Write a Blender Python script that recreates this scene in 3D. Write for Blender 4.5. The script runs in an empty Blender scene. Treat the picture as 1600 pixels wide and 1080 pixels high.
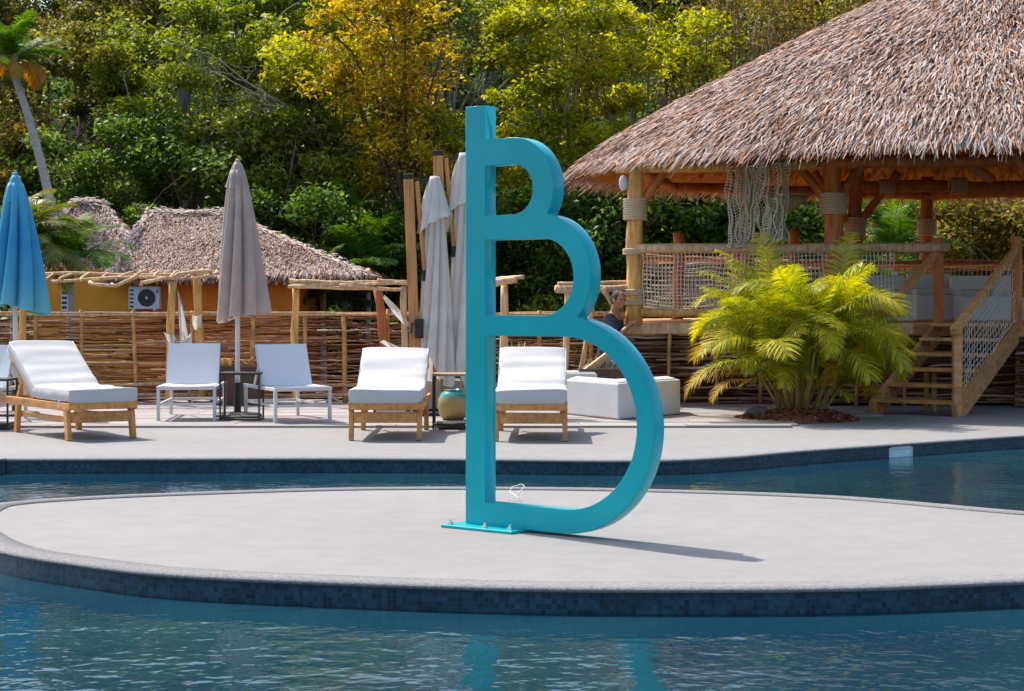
import bpy, bmesh, math, random
import numpy as np
from mathutils import Vector, Matrix, Euler, noise as mnoise

# ------------------------------------------------------------------ camera, sky, sun, exposure
S = bpy.context.scene
COL = S.collection
FPX, CX, HZ, CAMZ = 2800.0, 800.0, 472.0, 1.3          # focal length / horizon in photo pixels, eye height
cam = bpy.data.cameras.new("camera"); camo = bpy.data.objects.new("camera", cam); COL.objects.link(camo)
camo.location = (0, 0, CAMZ); camo.rotation_euler = (math.pi/2, 0, 0)
cam.sensor_width = 36; cam.lens = 36*FPX/1600; cam.shift_y = (HZ-540)/1600
cam.clip_start = .1; cam.clip_end = 2000
S.camera = camo
SUN_AZ = Vector((-.695, .719)); SUN_EL = math.radians(55)
W = bpy.data.worlds.new("World"); S.world = W; W.use_nodes = True
nt = W.node_tree; bg = nt.nodes['Background']
sky = nt.nodes.new('ShaderNodeTexSky'); sky.sky_type = 'NISHITA'; sky.sun_disc = False
sky.sun_elevation = SUN_EL; sky.sun_rotation = math.atan2(SUN_AZ.x, SUN_AZ.y)
sky.air_density = 1.0; sky.dust_density = 2.5; sky.ozone_density = 1.0
nt.links.new(sky.outputs[0], bg.inputs[0]); bg.inputs[1].default_value = .15
sl = bpy.data.lights.new("sun", 'SUN'); sl.energy = 3.7; sl.angle = math.radians(.53); sl.color = (1, .93, .82)
so = bpy.data.objects.new("sun", sl); COL.objects.link(so); so.location = (-20, 18, 30)
sdir = Vector((SUN_AZ.x*math.cos(SUN_EL), SUN_AZ.y*math.cos(SUN_EL), math.sin(SUN_EL)))
so.rotation_euler = (-sdir).to_track_quat('-Z', 'Y').to_euler()
S.view_settings.view_transform = 'Standard'; S.view_settings.look = 'None'
S.view_settings.exposure = .76; S.view_settings.gamma = 1
S.cycles.max_bounces = 8; S.cycles.transparent_max_bounces = 8
S.cycles.diffuse_bounces = 3; S.cycles.glossy_bounces = 3
S.cycles.caustics_reflective = False; S.cycles.caustics_refractive = False

R = math.radians
def P(px, py, z=0.0):
    d = (CAMZ-z)*FPX/(py-HZ); return Vector(((px-CX)*d/FPX, d, z))
def D(px, py, d):
    return Vector(((px-CX)*d/FPX, d, CAMZ-(py-HZ)*d/FPX))

# ------------------------------------------------------------------ materials
MATS = {}
def _new(name):
    m = bpy.data.materials.new(name); m.use_nodes = True; MATS[name] = m
    t = m.node_tree; return m, t, t.nodes['Principled BSDF']
def N(t, ty, **kw):
    n = t.nodes.new(ty)
    for k, v in kw.items():
        if k in n.inputs: n.inputs[k].default_value = v
        else: setattr(n, k, v)
    return n
def coords(t, stretch=(1, 1, 1)):
    tc = t.nodes.new('ShaderNodeTexCoord'); mp = t.nodes.new('ShaderNodeMapping')
    t.links.new(tc.outputs['Object'], mp.inputs[0]); mp.inputs['Scale'].default_value = stretch
    return mp.outputs[0]
def ramp(t, src, cols, pos=None):
    r = t.nodes.new('ShaderNodeValToRGB'); e = r.color_ramp.elements
    pos = pos or [i/(len(cols)-1) for i in range(len(cols))]
    while len(e) < len(cols): e.new(.5)
    for i, c in enumerate(cols):
        e[i].position = pos[i]; e[i].color = (*c[:3], 1)
    t.links.new(src, r.inputs[0]); return r.outputs[0]
def mat(name, base, rough=.6, var=.18, scale=6, bump=.0, bscale=60, metal=0, spec=.4, stretch=(1, 1, 1), hue=None, rndvar=0, coat=0):
    """plain surface: noise-driven tone variation + fine bump; hue = second colour mixed in large blotches"""
    m, t, b = _new(name)
    co = coords(t, stretch)
    n1 = N(t, 'ShaderNodeTexNoise', Scale=scale, Detail=6.0, Roughness=.6); t.links.new(co, n1.inputs['Vector'])
    lo = [c*(1-var) for c in base]; hi = [min(1, c*(1+var)) for c in (hue or base)]
    col = ramp(t, n1.outputs[0], [lo, hi], [.3, .7])
    if rndvar:
        oi = t.nodes.new('ShaderNodeObjectInfo'); hs = t.nodes.new('ShaderNodeHueSaturation')
        mr = N(t, 'ShaderNodeMapRange'); mr.inputs[3].default_value = 1-rndvar; mr.inputs[4].default_value = 1+rndvar
        t.links.new(oi.outputs['Random'], mr.inputs[0]); t.links.new(mr.outputs[0], hs.inputs['Value']); t.links.new(col, hs.inputs['Color']); col = hs.outputs[0]
    t.links.new(col, b.inputs['Base Color'])
    b.inputs['Roughness'].default_value = rough; b.inputs['Metallic'].default_value = metal
    b.inputs['Specular IOR Level'].default_value = spec; b.inputs['Coat Weight'].default_value = coat
    b.inputs['Coat Roughness'].default_value = .08
    if bump:
        n2 = N(t, 'ShaderNodeTexNoise', Scale=bscale, Detail=4.0); t.links.new(co, n2.inputs['Vector'])
        bp = N(t, 'ShaderNodeBump', Strength=bump, Distance=.01); t.links.new(n2.outputs[0], bp.inputs['Height'])
        t.links.new(bp.outputs[0], b.inputs['Normal'])
    return m
def leafmat(name, cols, trans=.35, rough=.45, pos=None, spec=.35):
    """leaf / fibre colour picked per face from the 'rnd' attribute; part of the light passes through"""
    m, t, b = _new(name)
    at = t.nodes.new('ShaderNodeAttribute'); at.attribute_name = 'rnd'
    c = ramp(t, at.outputs['Fac'], cols, pos)
    t.links.new(c, b.inputs['Base Color']); b.inputs['Roughness'].default_value = rough
    b.inputs['Specular IOR Level'].default_value = spec
    if trans:
        tr = t.nodes.new('ShaderNodeBsdfTranslucent'); hs = N(t, 'ShaderNodeHueSaturation', Saturation=1.15, Value=1.25)
        t.links.new(c, hs.inputs['Color']); t.links.new(hs.outputs[0], tr.inputs[0])
        mx = N(t, 'ShaderNodeMixShader'); mx.inputs[0].default_value = trans
        t.links.new(b.outputs[0], mx.inputs[1]); t.links.new(tr.outputs[0], mx.inputs[2])
        t.links.new(mx.outputs[0], t.nodes['Material Output'].inputs[0])
    return m

pass
mat('coping', (.205, .20, .205), .9, .22, 70, .9, 150, hue=(.275, .27, .275), spec=.15)
mat('board', (.27, .235, .225), .75, .20, 3.5, .3, 90, stretch=(.25, 6, 1), hue=(.32, .295, .285), rndvar=.16)
mat('soil', (.05, .045, .03), .9, .3, 3, .5, 20)
mat('hillsoil', (.022, .026, .012), .95, .4, .6, .6, 4, spec=.1)
mat('pool_floor', (.20, .60, .72), .6, .10, 1.5, 0, hue=(.24, .66, .76))
mat('teal_paint', (.0, .40, .45), .33, .12, 1.6, .05, 18, spec=.2, coat=.22)
mat('steel', (.75, .75, .74), .3, .1, 20, metal=1)
mat('teak', (.50, .215, .055), .5, .28, 5, .25, 60, stretch=(3, .6, 3), rndvar=.1, hue=(.58, .27, .08))
mat('teak_pole', (.52, .21, .06), .45, .25, 5, .2, 60, stretch=(6, 6, .5), hue=(.60, .27, .09))
mat('log_pale', (.56, .35, .18), .75, .30, 6, .5, 40, stretch=(4, 4, .8), hue=(.64, .43, .25), rndvar=.12)
mat('log_tan', (.62, .30, .075), .7, .34, 5, .6, 30, stretch=(4, 4, .6), hue=(.72, .40, .13))
mat('log_red', (.42, .12, .03), .6, .3, 5, .4, 40, stretch=(3, 3, .5), hue=(.52, .17, .045), rndvar=.15)
mat('stair_wood', (.50, .22, .075), .6, .28, 4, .3, 50, stretch=(.8, 4, 4), hue=(.58, .29, .11), rndvar=.12)
mat('stake', (.42, .23, .08), .75, .3, 8, .3, 60, hue=(.52, .30, .11), rndvar=.15)
mat('rope', (.68, .52, .33), .85, .2, 60, .8, 220, stretch=(1, 1, 4))
mat('net_rope', (.66, .60, .49), .85, .1, 30)
mat('cushion', (.50, .495, .495), .8, .03, 6, .25, 12)
mat('sling', (.70, .72, .74), .75, .03, 200, .12, 500)
mat('alu_white', (.62, .63, .64), .35, .03, 5)
mat('plastic_white', (.62, .63, .63), .45, .05, 3, .05, 30)
mat('black_metal', (.022, .02, .02), .45, .2, 20)
mat('dark_base', (.035, .03, .035), .6, .3, 8, .2, 30)
mat('brown_box', (.085, .042, .03), .6, .2, 6, .2, 50)
mat('wall_orange', (.80, .19, .02), .85, .10, 2.5, .25, 60, hue=(.84, .22, .025))
mat('wall_ochre', (.74, .29, .03), .85, .10, 2.5, .25, 60)
mat('trunk_grey', (.27, .245, .22), .9, .35, 5, .8, 14, stretch=(2, 2, .6))
mat('trunk_brown', (.13, .08, .05), .9, .35, 5, .8, 14, stretch=(2, 2, .6))
mat('twig_brown', (.30, .19, .115), .9, .3, 4)
mat('twig_white', (.34, .31, .26), .9, .2, 4)
mat('palm_stem', (.30, .22, .07), .7, .3, 8, .3, 20, stretch=(1, 1, 3))
mat('palm_trunk', (.42, .40, .38), .85, .2, 4, .6, 10, stretch=(1, 1, 6))
mat('mulch', (.17, .05, .025), .9, .4, 30, .8, 80)
mat('rock', (.10, .085, .075), .9, .35, 8, .8, 18)
mat('grey_metal', (.62, .64, .66), .5, .06, 5)
mat('vent_dark', (.05, .055, .06), .6, .2, 5)
mat('skin', (.40, .17, .09), .55, .12, 20)
mat('hair_dark', (.03, .025, .022), .7, .3, 60)
mat('cap_cloth', (.20, .17, .15), .9, .2, 40)
mat('shirt_grey', (.05, .05, .065), .9, .15, 20)
mat('trousers_blue', (.06, .09, .17), .9, .2, 20)
mat('teal_cloth', (.02, .33, .50), .85, .1, 10)
mat('wicker', (.46, .38, .26), .85, .25, 40, .8, 120)
leafmat('thatch_grey', [(.09, .04, .025), (.29, .165, .115), (.48, .36, .305), (.60, .51, .47), (.42, .19, .085)], 0, .9, [0, .2, .5, .85, 1], .1)
leafmat('thatch_straw', [(.24, .10, .025), (.50, .23, .05), (.66, .36, .09)], .3, .85, None, .1)
leafmat('stick', [(.09, .035, .02), (.23, .105, .06), (.38, .21, .13), (.60, .45, .33)], 0, .85, [0, .4, .75, 1], .1)
leafmat('areca_leaf', [(.05, .10, .012), (.22, .27, .02), (.52, .50, .03), (.66, .48, .04)], .48, .45)
leafmat('palm_leaf', [(.035, .09, .012), (.09, .18, .022), (.22, .28, .05)], .4, .5, None, .2)
leafmat('palm_leaf_warm', [(.05, .09, .010), (.17, .19, .02), (.38, .33, .03)], .35, .4)
leafmat('palm_dead', [(.30, .13, .02), (.46, .24, .03), (.50, .32, .05)], .3, .7)
leafmat('yucca_leaf', [(.20, .25, .12), (.45, .45, .25), (.60, .58, .38)], .25)
LEAF = dict(
 olive=[(.06, .065, .010), (.15, .145, .026), (.36, .32, .08)],
 green=[(.06, .10, .012), (.21, .26, .03), (.52, .53, .10)],
 deep=[(.025, .055, .010), (.09, .16, .022), (.32, .40, .11)],
 lime=[(.11, .14, .008), (.38, .39, .018), (.70, .64, .045)],
 gold=[(.14, .13, .010), (.54, .37, .018), (.86, .62, .035)],
 drab=[(.10, .08, .018), (.23, .18, .035), (.42, .32, .07)])
for k, v in LEAF.items(): leafmat('leaf_'+k, v, .5, .5, None, .3)

def mosaic(name):
    """small square glass tiles with pale grout, laid out in metres along the wall by the mesh's UV map"""
    m, t, b = _new(name); uv = t.nodes.new('ShaderNodeUVMap'); uv.uv_map = 'wall'
    br = t.nodes.new('ShaderNodeTexBrick'); br.offset = 0; br.inputs['Scale'].default_value = 1; br.inputs['Brick Width'].default_value = .024; br.inputs['Row Height'].default_value = .024
    br.inputs['Mortar Size'].default_value = .0012; br.inputs['Mortar Smooth'].default_value = .3; br.inputs['Bias'].default_value = 0
    for k, c in (('Color1', (.008, .030, .055)), ('Color2', (.030, .095, .15)), ('Mortar', (.045, .085, .11))): br.inputs[k].default_value = (*c, 1)
    t.links.new(uv.outputs[0], br.inputs['Vector'])
    n = N(t, 'ShaderNodeTexNoise', Scale=3.0, Detail=4.0); t.links.new(coords(t), n.inputs['Vector'])
    mx = N(t, 'ShaderNodeMix', data_type='RGBA', blend_type='MULTIPLY'); mx.inputs[0].default_value = 1
    t.links.new(br.outputs['Color'], mx.inputs[6]); t.links.new(ramp(t, n.outputs[0], [(.7, .75, .78), (1, 1, 1)], [.35, .65]), mx.inputs[7])
    t.links.new(mx.outputs[2], b.inputs['Base Color']); b.inputs['Roughness'].default_value = .35; b.inputs['Specular IOR Level'].default_value = .25
mosaic('mosaic')
def stone():
    """fine washed-stone paving: grit, faint water marks"""
    m, t, b = _new('stone'); co = coords(t)
    n1 = N(t, 'ShaderNodeTexNoise', Scale=.55, Detail=5.0, Roughness=.6); n2 = N(t, 'ShaderNodeTexNoise', Scale=260.0, Detail=2.0); n3 = N(t, 'ShaderNodeTexNoise', Scale=5.0, Detail=8.0, Roughness=.7)
    for n in (n1, n2, n3): t.links.new(co, n.inputs['Vector'])
    c1 = ramp(t, n1.outputs[0], [(.262, .256, .252), (.288, .28, .275)], [.35, .65])
    c3 = ramp(t, n3.outputs[0], [(.88, .88, .885), (1, 1, 1)], [.30, .56]); c2 = ramp(t, n2.outputs[0], [(.74, .73, .73), (1, 1, 1), (1.0, 1.0, 1.0)], [.28, .5, 1])
    mA = N(t, 'ShaderNodeMix', data_type='RGBA', blend_type='MULTIPLY'); mB = N(t, 'ShaderNodeMix', data_type='RGBA', blend_type='MULTIPLY')
    mA.inputs[0].default_value = 1; mB.inputs[0].default_value = 1
    t.links.new(c1, mA.inputs[6]); t.links.new(c3, mA.inputs[7]); t.links.new(mA.outputs[2], mB.inputs[6]); t.links.new(c2, mB.inputs[7])
    t.links.new(mB.outputs[2], b.inputs['Base Color']); b.inputs['Roughness'].default_value = .85; b.inputs['Specular IOR Level'].default_value = .2
    bp = N(t, 'ShaderNodeBump', Strength=.35, Distance=.006); t.links.new(n2.outputs[0], bp.inputs['Height']); t.links.new(bp.outputs[0], b.inputs['Normal'])
stone()
def water():
    m, t, b = _new('water'); t.nodes.remove(b)
    co = coords(t, (1, 1, 1))
    n1 = N(t, 'ShaderNodeTexNoise', Scale=1.9, Detail=4.0, Roughness=.55); t.links.new(co, n1.inputs['Vector'])
    n2 = N(t, 'ShaderNodeTexNoise', Scale=9.0, Detail=2.0, Roughness=.5); t.links.new(co, n2.inputs['Vector'])
    mx = N(t, 'ShaderNodeMath', operation='MULTIPLY_ADD'); mx.inputs[1].default_value = .28
    t.links.new(n2.outputs[0], mx.inputs[0]); t.links.new(n1.outputs[0], mx.inputs[2])
    bp = N(t, 'ShaderNodeBump', Strength=.30, Distance=.05); t.links.new(mx.outputs[0], bp.inputs['Height'])
    fr = N(t, 'ShaderNodeFresnel', IOR=1.33); t.links.new(bp.outputs[0], fr.inputs['Normal'])
    gl = N(t, 'ShaderNodeBsdfGlossy', Roughness=.015); t.links.new(bp.outputs[0], gl.inputs['Normal'])
    tr = t.nodes.new('ShaderNodeBsdfTransparent'); tr.inputs[0].default_value = (.70, .91, .96, 1)
    df = t.nodes.new('ShaderNodeBsdfDiffuse'); n3 = N(t, 'ShaderNodeTexNoise', Scale=.5, Detail=3.0); t.links.new(co, n3.inputs['Vector'])
    t.links.new(ramp(t, n3.outputs[0], [(.005, .038, .068), (.012, .062, .086)], [.35, .65]), df.inputs[0])
    body = t.nodes.new('ShaderNodeMixShader'); body.inputs[0].default_value = .85     # light scattered back from the blue pool
    t.links.new(tr.outputs[0], body.inputs[1]); t.links.new(df.outputs[0], body.inputs[2])
    mix = t.nodes.new('ShaderNodeMixShader')
    t.links.new(fr.outputs[0], mix.inputs[0]); t.links.new(body.outputs[0], mix.inputs[1]); t.links.new(gl.outputs[0], mix.inputs[2])
    t.links.new(mix.outputs[0], t.nodes['Material Output'].inputs[0])
water()
def canvas_fade():
    """blue parasol cloth, bleached paler towards its hem"""
    m, t, b = _new('canvas_blue'); co = coords(t)
    sp = t.nodes.new('ShaderNodeSeparateXYZ'); t.links.new(co, sp.inputs[0])
    n = N(t, 'ShaderNodeTexNoise', Scale=6.0); t.links.new(co, n.inputs['Vector'])
    ma = N(t, 'ShaderNodeMath', operation='MULTIPLY_ADD'); ma.inputs[1].default_value = .25
    t.links.new(n.outputs[0], ma.inputs[0]); t.links.new(sp.outputs[2], ma.inputs[2])
    c = ramp(t, ma.outputs[0], [(.16, .48, .52), (.05, .33, .52), (.02, .26, .50), (.07, .36, .54)], [.0, .06, .4, 1])
    for e, p in zip(c.node.color_ramp.elements, (.0, .3, .55, 1.0)): e.position = p
    mr = N(t, 'ShaderNodeMapRange'); mr.inputs[1].default_value = 1.2; mr.inputs[2].default_value = 2.8
    t.links.new(ma.outputs[0], mr.inputs[0]); t.links.new(mr.outputs[0], c.node.inputs[0])
    t.links.new(c, b.inputs['Base Color']); b.inputs['Roughness'].default_value = .8
canvas_fade()
def glaze():
    m, t, b = _new('pot_glaze'); co = coords(t)
    sp = t.nodes.new('ShaderNodeSeparateXYZ'); t.links.new(co, sp.inputs[0])
    n = N(t, 'ShaderNodeTexNoise', Scale=18.0, Detail=4.0); t.links.new(co, n.inputs['Vector'])
    ma = N(t, 'ShaderNodeMath', operation='MULTIPLY_ADD'); ma.inputs[1].default_value = .08
    t.links.new(n.outputs[0], ma.inputs[0]); t.links.new(sp.outputs[2], ma.inputs[2])
    mr = N(t, 'ShaderNodeMapRange'); mr.inputs[1].default_value = .05; mr.inputs[2].default_value = .45
    t.links.new(ma.outputs[0], mr.inputs[0])
    c = ramp(t, mr.outputs[0], [(.10, .05, .03), (.34, .22, .07), (.36, .27, .10), (.02, .22, .20), (.02, .26, .28)], [0, .2, .58, .72, 1])
    t.links.new(c, b.inputs['Base Color']); b.inputs['Roughness'].default_value = .25
glaze()
def cloth(name, a, b_, tr=.3):
    m = mat(name, a, .85, .08, 5, .35, 30, hue=b_); t = m.node_tree; b = t.nodes['Principled BSDF']
    l = t.nodes.new('ShaderNodeBsdfTranslucent'); l.inputs[0].default_value = (*b_, 1)
    mx = N(t, 'ShaderNodeMixShader'); mx.inputs[0].default_value = tr
    t.links.new(b.outputs[0], mx.inputs[1]); t.links.new(l.outputs[0], mx.inputs[2]); t.links.new(mx.outputs[0], t.nodes['Material Output'].inputs[0])
cloth('canvas_white', (.80, .77, .73), (.84, .82, .78), .42); cloth('canvas_taupe', (.49, .39, .345), (.56, .455, .405), .25)

# ------------------------------------------------------------------ mesh helpers
XF = {}
def link(o):
    COL.objects.link(o); return o
def tag(o, label=None, cat=None, group=None, kind=None):
    if label: o['label'] = label
    if cat: o['category'] = cat
    if group: o['group'] = group
    if kind: o['kind'] = kind
    return o
def thing(name, loc, rz=0, label=None, cat=None, group=None):
    o = link(bpy.data.objects.new(name, None)); o.empty_display_size = .2
    o.location = loc; o.rotation_euler = (0, 0, rz)
    XF[o.name] = Matrix.Translation(Vector(loc)) @ Matrix.Rotation(rz, 4, 'Z')
    return tag(o, label, cat, group)
class MB:
    def __init__(s): s.v = []; s.f = []; s.r = []; s.n = 0; s.rnd = None
    def add(s, V, F, rnd=None):
        V = np.asarray(V, float).reshape(-1, 3); F = list(F)
        s.v.append(V); s.f += [tuple(int(i)+s.n for i in q) for q in F]; s.n += len(V)
        if rnd is None: rnd = random.random() if s.rnd is None else s.rnd
        s.r += [rnd]*len(F); return s
    def box(s, c, size, rz=0, m=None):
        h = [x/2 for x in size]
        V = [Vector((sx*h[0], sy*h[1], sz*h[2])) for sx in (-1, 1) for sy in (-1, 1) for sz in (-1, 1)]
        M_ = Matrix.Translation(Vector(c)) @ Matrix.Rotation(rz, 4, 'Z')
        if m: M_ = m @ M_
        return s.add([M_ @ v for v in V], [(0, 1, 3, 2), (4, 6, 7, 5), (0, 4, 5, 1), (2, 3, 7, 6), (0, 2, 6, 4), (1, 5, 7, 3)])
    def bar(s, a, b, w, h, up=(0, 0, 1)):
        """rectangular bar a->b, w across, h along 'up'"""
        a = Vector(a); b = Vector(b); d = (b-a).normalized(); u = Vector(up)
        x = d.cross(u)
        if x.length < 1e-4: x = d.cross(Vector((0, 1, 0)))
        x.normalize(); u = x.cross(d).normalized()
        V = [p+x*sx*w/2+u*su*h/2 for p in (a, b) for sx, su in ((-1, -1), (1, -1), (1, 1), (-1, 1))]
        return s.add(V, [(0, 1, 2, 3), (7, 6, 5, 4), (0, 4, 5, 1), (1, 5, 6, 2), (2, 6, 7, 3), (3, 7, 4, 0)])
    def tube(s, pts, rad, seg=8, cap=True, rnd=None):
        pts = [Vector(p) for p in pts]; n = len(pts)
        rad = [rad]*n if isinstance(rad, (int, float)) else list(rad)
        V = []; pu = None
        for i, p in enumerate(pts):
            d = (pts[min(i+1, n-1)]-pts[max(i-1, 0)])
            d = d.normalized() if d.length > 1e-9 else Vector((0, 0, 1))
            if pu is None: pu = Vector((0, 0, 1)) if abs(d.z) < .9 else Vector((1, 0, 0))
            x = d.cross(pu); x = x.normalized() if x.length > 1e-6 else d.orthogonal().normalized()
            y = x.cross(d).normalized(); pu = y
            for k in range(seg):
                a = 2*math.pi*k/seg; V.append(p+(x*math.cos(a)+y*math.sin(a))*rad[i])
        F = [(i*seg+k, i*seg+(k+1) % seg, (i+1)*seg+(k+1) % seg, (i+1)*seg+k) for i in range(n-1) for k in range(seg)]
        if cap: F += [tuple(range(seg))[::-1], tuple((n-1)*seg+k for k in range(seg))]
        return s.add(V, F, rnd)
    def lathe(s, prof, seg=24, c=(0, 0, 0), fn=None):
        """prof: (r, z) list; fn(phi, r, z) -> r"""
        V = []
        for r, z in prof:
            for k in range(seg):
                a = 2*math.pi*k/seg; rr = fn(a, r, z) if fn else r
                V.append((c[0]+rr*math.cos(a), c[1]+rr*math.sin(a), c[2]+z))
        n = len(prof)
        F = [(i*seg+k, i*seg+(k+1) % seg, (i+1)*seg+(k+1) % seg, (i+1)*seg+k) for i in range(n-1) for k in range(seg)]
        F += [tuple(range(seg))[::-1], tuple((n-1)*seg+k for k in range(seg))]
        return s.add(V, F)
    def prism(s, poly, z0, z1):
        n = len(poly)
        V = [(p[0], p[1], z0) for p in poly]+[(p[0], p[1], z1) for p in poly]
        F = [tuple(range(n))[::-1], tuple(range(n, 2*n))]+[(i, (i+1) % n, n+(i+1) % n, n+i) for i in range(n)]
        return s.add(V, F)
    def ball(s, c, r, seg=12, rings=8, m=None):
        c = Vector(c); r = Vector((r, r, r)) if isinstance(r, (int, float)) else Vector(r)
        V = []
        for i in range(rings+1):
            t = math.pi*i/rings
            for k in range(seg):
                a = 2*math.pi*k/seg
                v = Vector((r.x*math.sin(t)*math.cos(a), r.y*math.sin(t)*math.sin(a), r.z*math.cos(t)))
                V.append(c+(m @ v if m else v))
        F = [(i*seg+k, (i+1)*seg+k, (i+1)*seg+(k+1) % seg, i*seg+(k+1) % seg) for i in range(rings) for k in range(seg)]
        return s.add(V, F)
    def build(s, name, m, parent=None, smooth=False, world=False, bevel=0, kind=None, rnd=False, label=None):
        V = np.concatenate(s.v) if s.v else np.zeros((0, 3))
        if world and parent is not None:
            Mi = np.array(XF[parent.name].inverted()); V = V @ Mi[:3, :3].T+Mi[:3, 3]
        me = bpy.data.meshes.new(name); me.from_pydata(V.tolist(), [], s.f)
        if rnd:
            a = me.attributes.new('rnd', 'FLOAT', 'FACE'); a.data.foreach_set('value', np.array(s.r, dtype=np.float32))
        me.update()
        bm = bmesh.new(); bm.from_mesh(me)
        if smooth == 'ball': bmesh.ops.remove_doubles(bm, verts=bm.verts, dist=1e-5)
        bmesh.ops.recalc_face_normals(bm, faces=bm.faces)
        if bevel:
            bmesh.ops.bevel(bm, geom=list(bm.edges), offset=bevel, segments=2 if bevel > .015 else 1, affect='EDGES', profile=.6, clamp_overlap=True)
        bm.to_mesh(me); bm.free()
        return finish(name, me, m, parent, smooth, kind, label)
def finish(name, me, m, parent=None, smooth=False, kind=None, label=None):
    me.materials.append(MATS[m] if isinstance(m, str) else m)
    if smooth: me.polygons.foreach_set('use_smooth', np.ones(len(me.polygons), bool))
    o = link(bpy.data.objects.new(name, me))
    if parent is not None:
        o.parent = parent; XF[o.name] = XF[parent.name]
    else: XF[o.name] = Matrix.Identity(4)
    tag(o, label, None, None, kind); return o
def quads_mesh(name, V, rnd=None):
    """V: (n,4,3) array of free quads, fast path"""
    V = np.asarray(V, np.float32).reshape(-1, 4, 3); n = len(V)
    me = bpy.data.meshes.new(name)
    me.vertices.add(4*n); me.vertices.foreach_set('co', V.reshape(-1))
    me.loops.add(4*n); me.loops.foreach_set('vertex_index', np.arange(4*n, dtype=np.int32))
    me.polygons.add(n); me.polygons.foreach_set('loop_start', np.arange(0, 4*n, 4, dtype=np.int32))
    if rnd is not None:
        a = me.attributes.new('rnd', 'FLOAT', 'FACE'); a.data.foreach_set('value', np.asarray(rnd, np.float32))
    me.update(calc_edges=True); return me
def copy_tree(o, parent=None):
    c = link(o.copy()); c.parent = parent
    for ch in [x for x in o.children]: copy_tree(ch, c)
    return c
def wob(p, amp, f=1.0, seed=0):
    q = Vector(p)*f+Vector((seed*7.3, seed*3.1, seed*1.7)); return Vector(p)+Vector(mnoise.noise_vector(q))*amp
def log_pts(a, b, n=7, amp=.02, seed=0):
    a = Vector(a); b = Vector(b)
    return [a.lerp(b, i/(n-1))+(Vector(mnoise.noise_vector(a.lerp(b, i/(n-1))*1.7+Vector((seed*5.1, 0, seed))))*amp if 0 < i < n-1 else Vector()) for i in range(n)]
def log(mb, a, b, r, n=8, amp=.02, seed=0, seg=9, taper=1.0):
    pts = log_pts(a, b, n, amp, seed); rr = [r*(1+(taper-1)*i/(n-1))*(1+.09*math.sin(seed*3+i*2.1)) for i in range(n)]
    return mb.tube(pts, rr, seg)
def wrap(mb, c, r, z0, z1, t=.014):
    """rope wound round a post"""
    z = z0
    while z < z1:
        pts = [(c[0]+r*math.cos(a)*1.0, c[1]+r*math.sin(a), z+random.uniform(-.004, .004)) for a in [2*math.pi*k/14 for k in range(15)]]
        mb.tube(pts, t, 5, cap=False); z += t*1.75

# ------------------------------------------------------------------ ground, hill, pool, deck, island
random.seed(3); np.random.seed(3)
GZ = -.6
g = MB()
HX0, HX1, HY0, HY1 = -16, 16, -4, 23.9
for x0, x1, y0, y1 in ((-400, HX0, -200, 60), (HX1, 400, -200, 60), (HX0, HX1, -200, HY0), (HX0, HX1, HY1, 60), (-400, 400, 60, 600)):
    g.add([(x0, y0, GZ), (x1, y0, GZ), (x1, y1, GZ), (x0, y1, GZ)], [(0, 1, 2, 3)])
tag(g.build('ground', 'soil'), 'dark earth ground beyond the pool terrace', kind='structure')
def hill_z(x, y):
    t = max(0, min(1, (y-44)/40)); t = t*t*(3-2*t)
    return GZ-.05+t*(15.2+1.6*math.sin(x*.07+1)+1.2*mnoise.noise(Vector((x*.06, y*.05, 0))))
g = MB(); nx, ny = 60, 30; V = []
for j in range(ny):
    for i in range(nx):
        x = -90+180*i/(nx-1); y = 42+70*j/(ny-1); V.append((x, y, hill_z(x, y)+.3*mnoise.noise(Vector((x, y, 1)))))
g.add(V, [(j*nx+i, j*nx+i+1, (j+1)*nx+i+1, (j+1)*nx+i) for j in range(ny-1) for i in range(nx-1)])
tag(g.build('hill', 'hillsoil', smooth=True), 'wooded hillside rising behind the huts', kind='structure')

WZ = -.115; POOLZ = -.80
edge_px = [(-700, 718.5), (-200, 718.5), (0, 718), (270, 717.2), (540, 716.6), (760, 718.2), (900, 719.8), (1000, 720), (1080, 718), (1160, 713), (1250, 705), (1430, 692.5), (1600, 681), (1800, 669), (2100, 654)]
edge = [P(*p) for p in edge_px]
edge = [Vector((-16, edge[0].y, 0))]+edge[1:-1]+[Vector((16, edge[-1].y+4.5, 0))]
def cat(pts, n=6):
    out = []
    for i in range(len(pts)-1):
        p0, p1, p2, p3 = pts[max(i-1, 0)], pts[i], pts[i+1], pts[min(i+2, len(pts)-1)]
        for k in range(n):
            t = k/n; out.append(.5*((2*p1)+(p2-p0)*t+(2*p0-5*p1+4*p2-p3)*t*t+(3*p1-p0-3*p2+p3)*t**3))
    return out+[pts[-1]]
edge = cat(edge, 5)
poly = [(p.x, p.y) for p in edge]+[(16, HY1), (-16, HY1)]
def flat_poly(poly, z):
    bm = bmesh.new(); f = bm.faces.new([bm.verts.new((p[0], p[1], z)) for p in poly])
    bmesh.ops.triangulate(bm, faces=[f]); me = bpy.data.meshes.new('m'); bm.to_mesh(me); bm.free()
    if me.polygons and me.polygons[0].normal.z < 0: me.flip_normals()
    return me
tag(finish('terrace', flat_poly(poly, 0), 'stone'), 'pale stone terrace around the pool', kind='structure')
def sweep_wall(pts, z0, z1, off=0, closed=False):
    mb = MB(); n = len(pts); V = []
    for p in pts: V += [(p.x, p.y, z0), (p.x, p.y, z1)]
    mb.add(V, [(2*i, 2*((i+1) % n), 2*((i+1) % n)+1, 2*i+1) for i in range(n if closed else n-1)]); return mb
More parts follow.
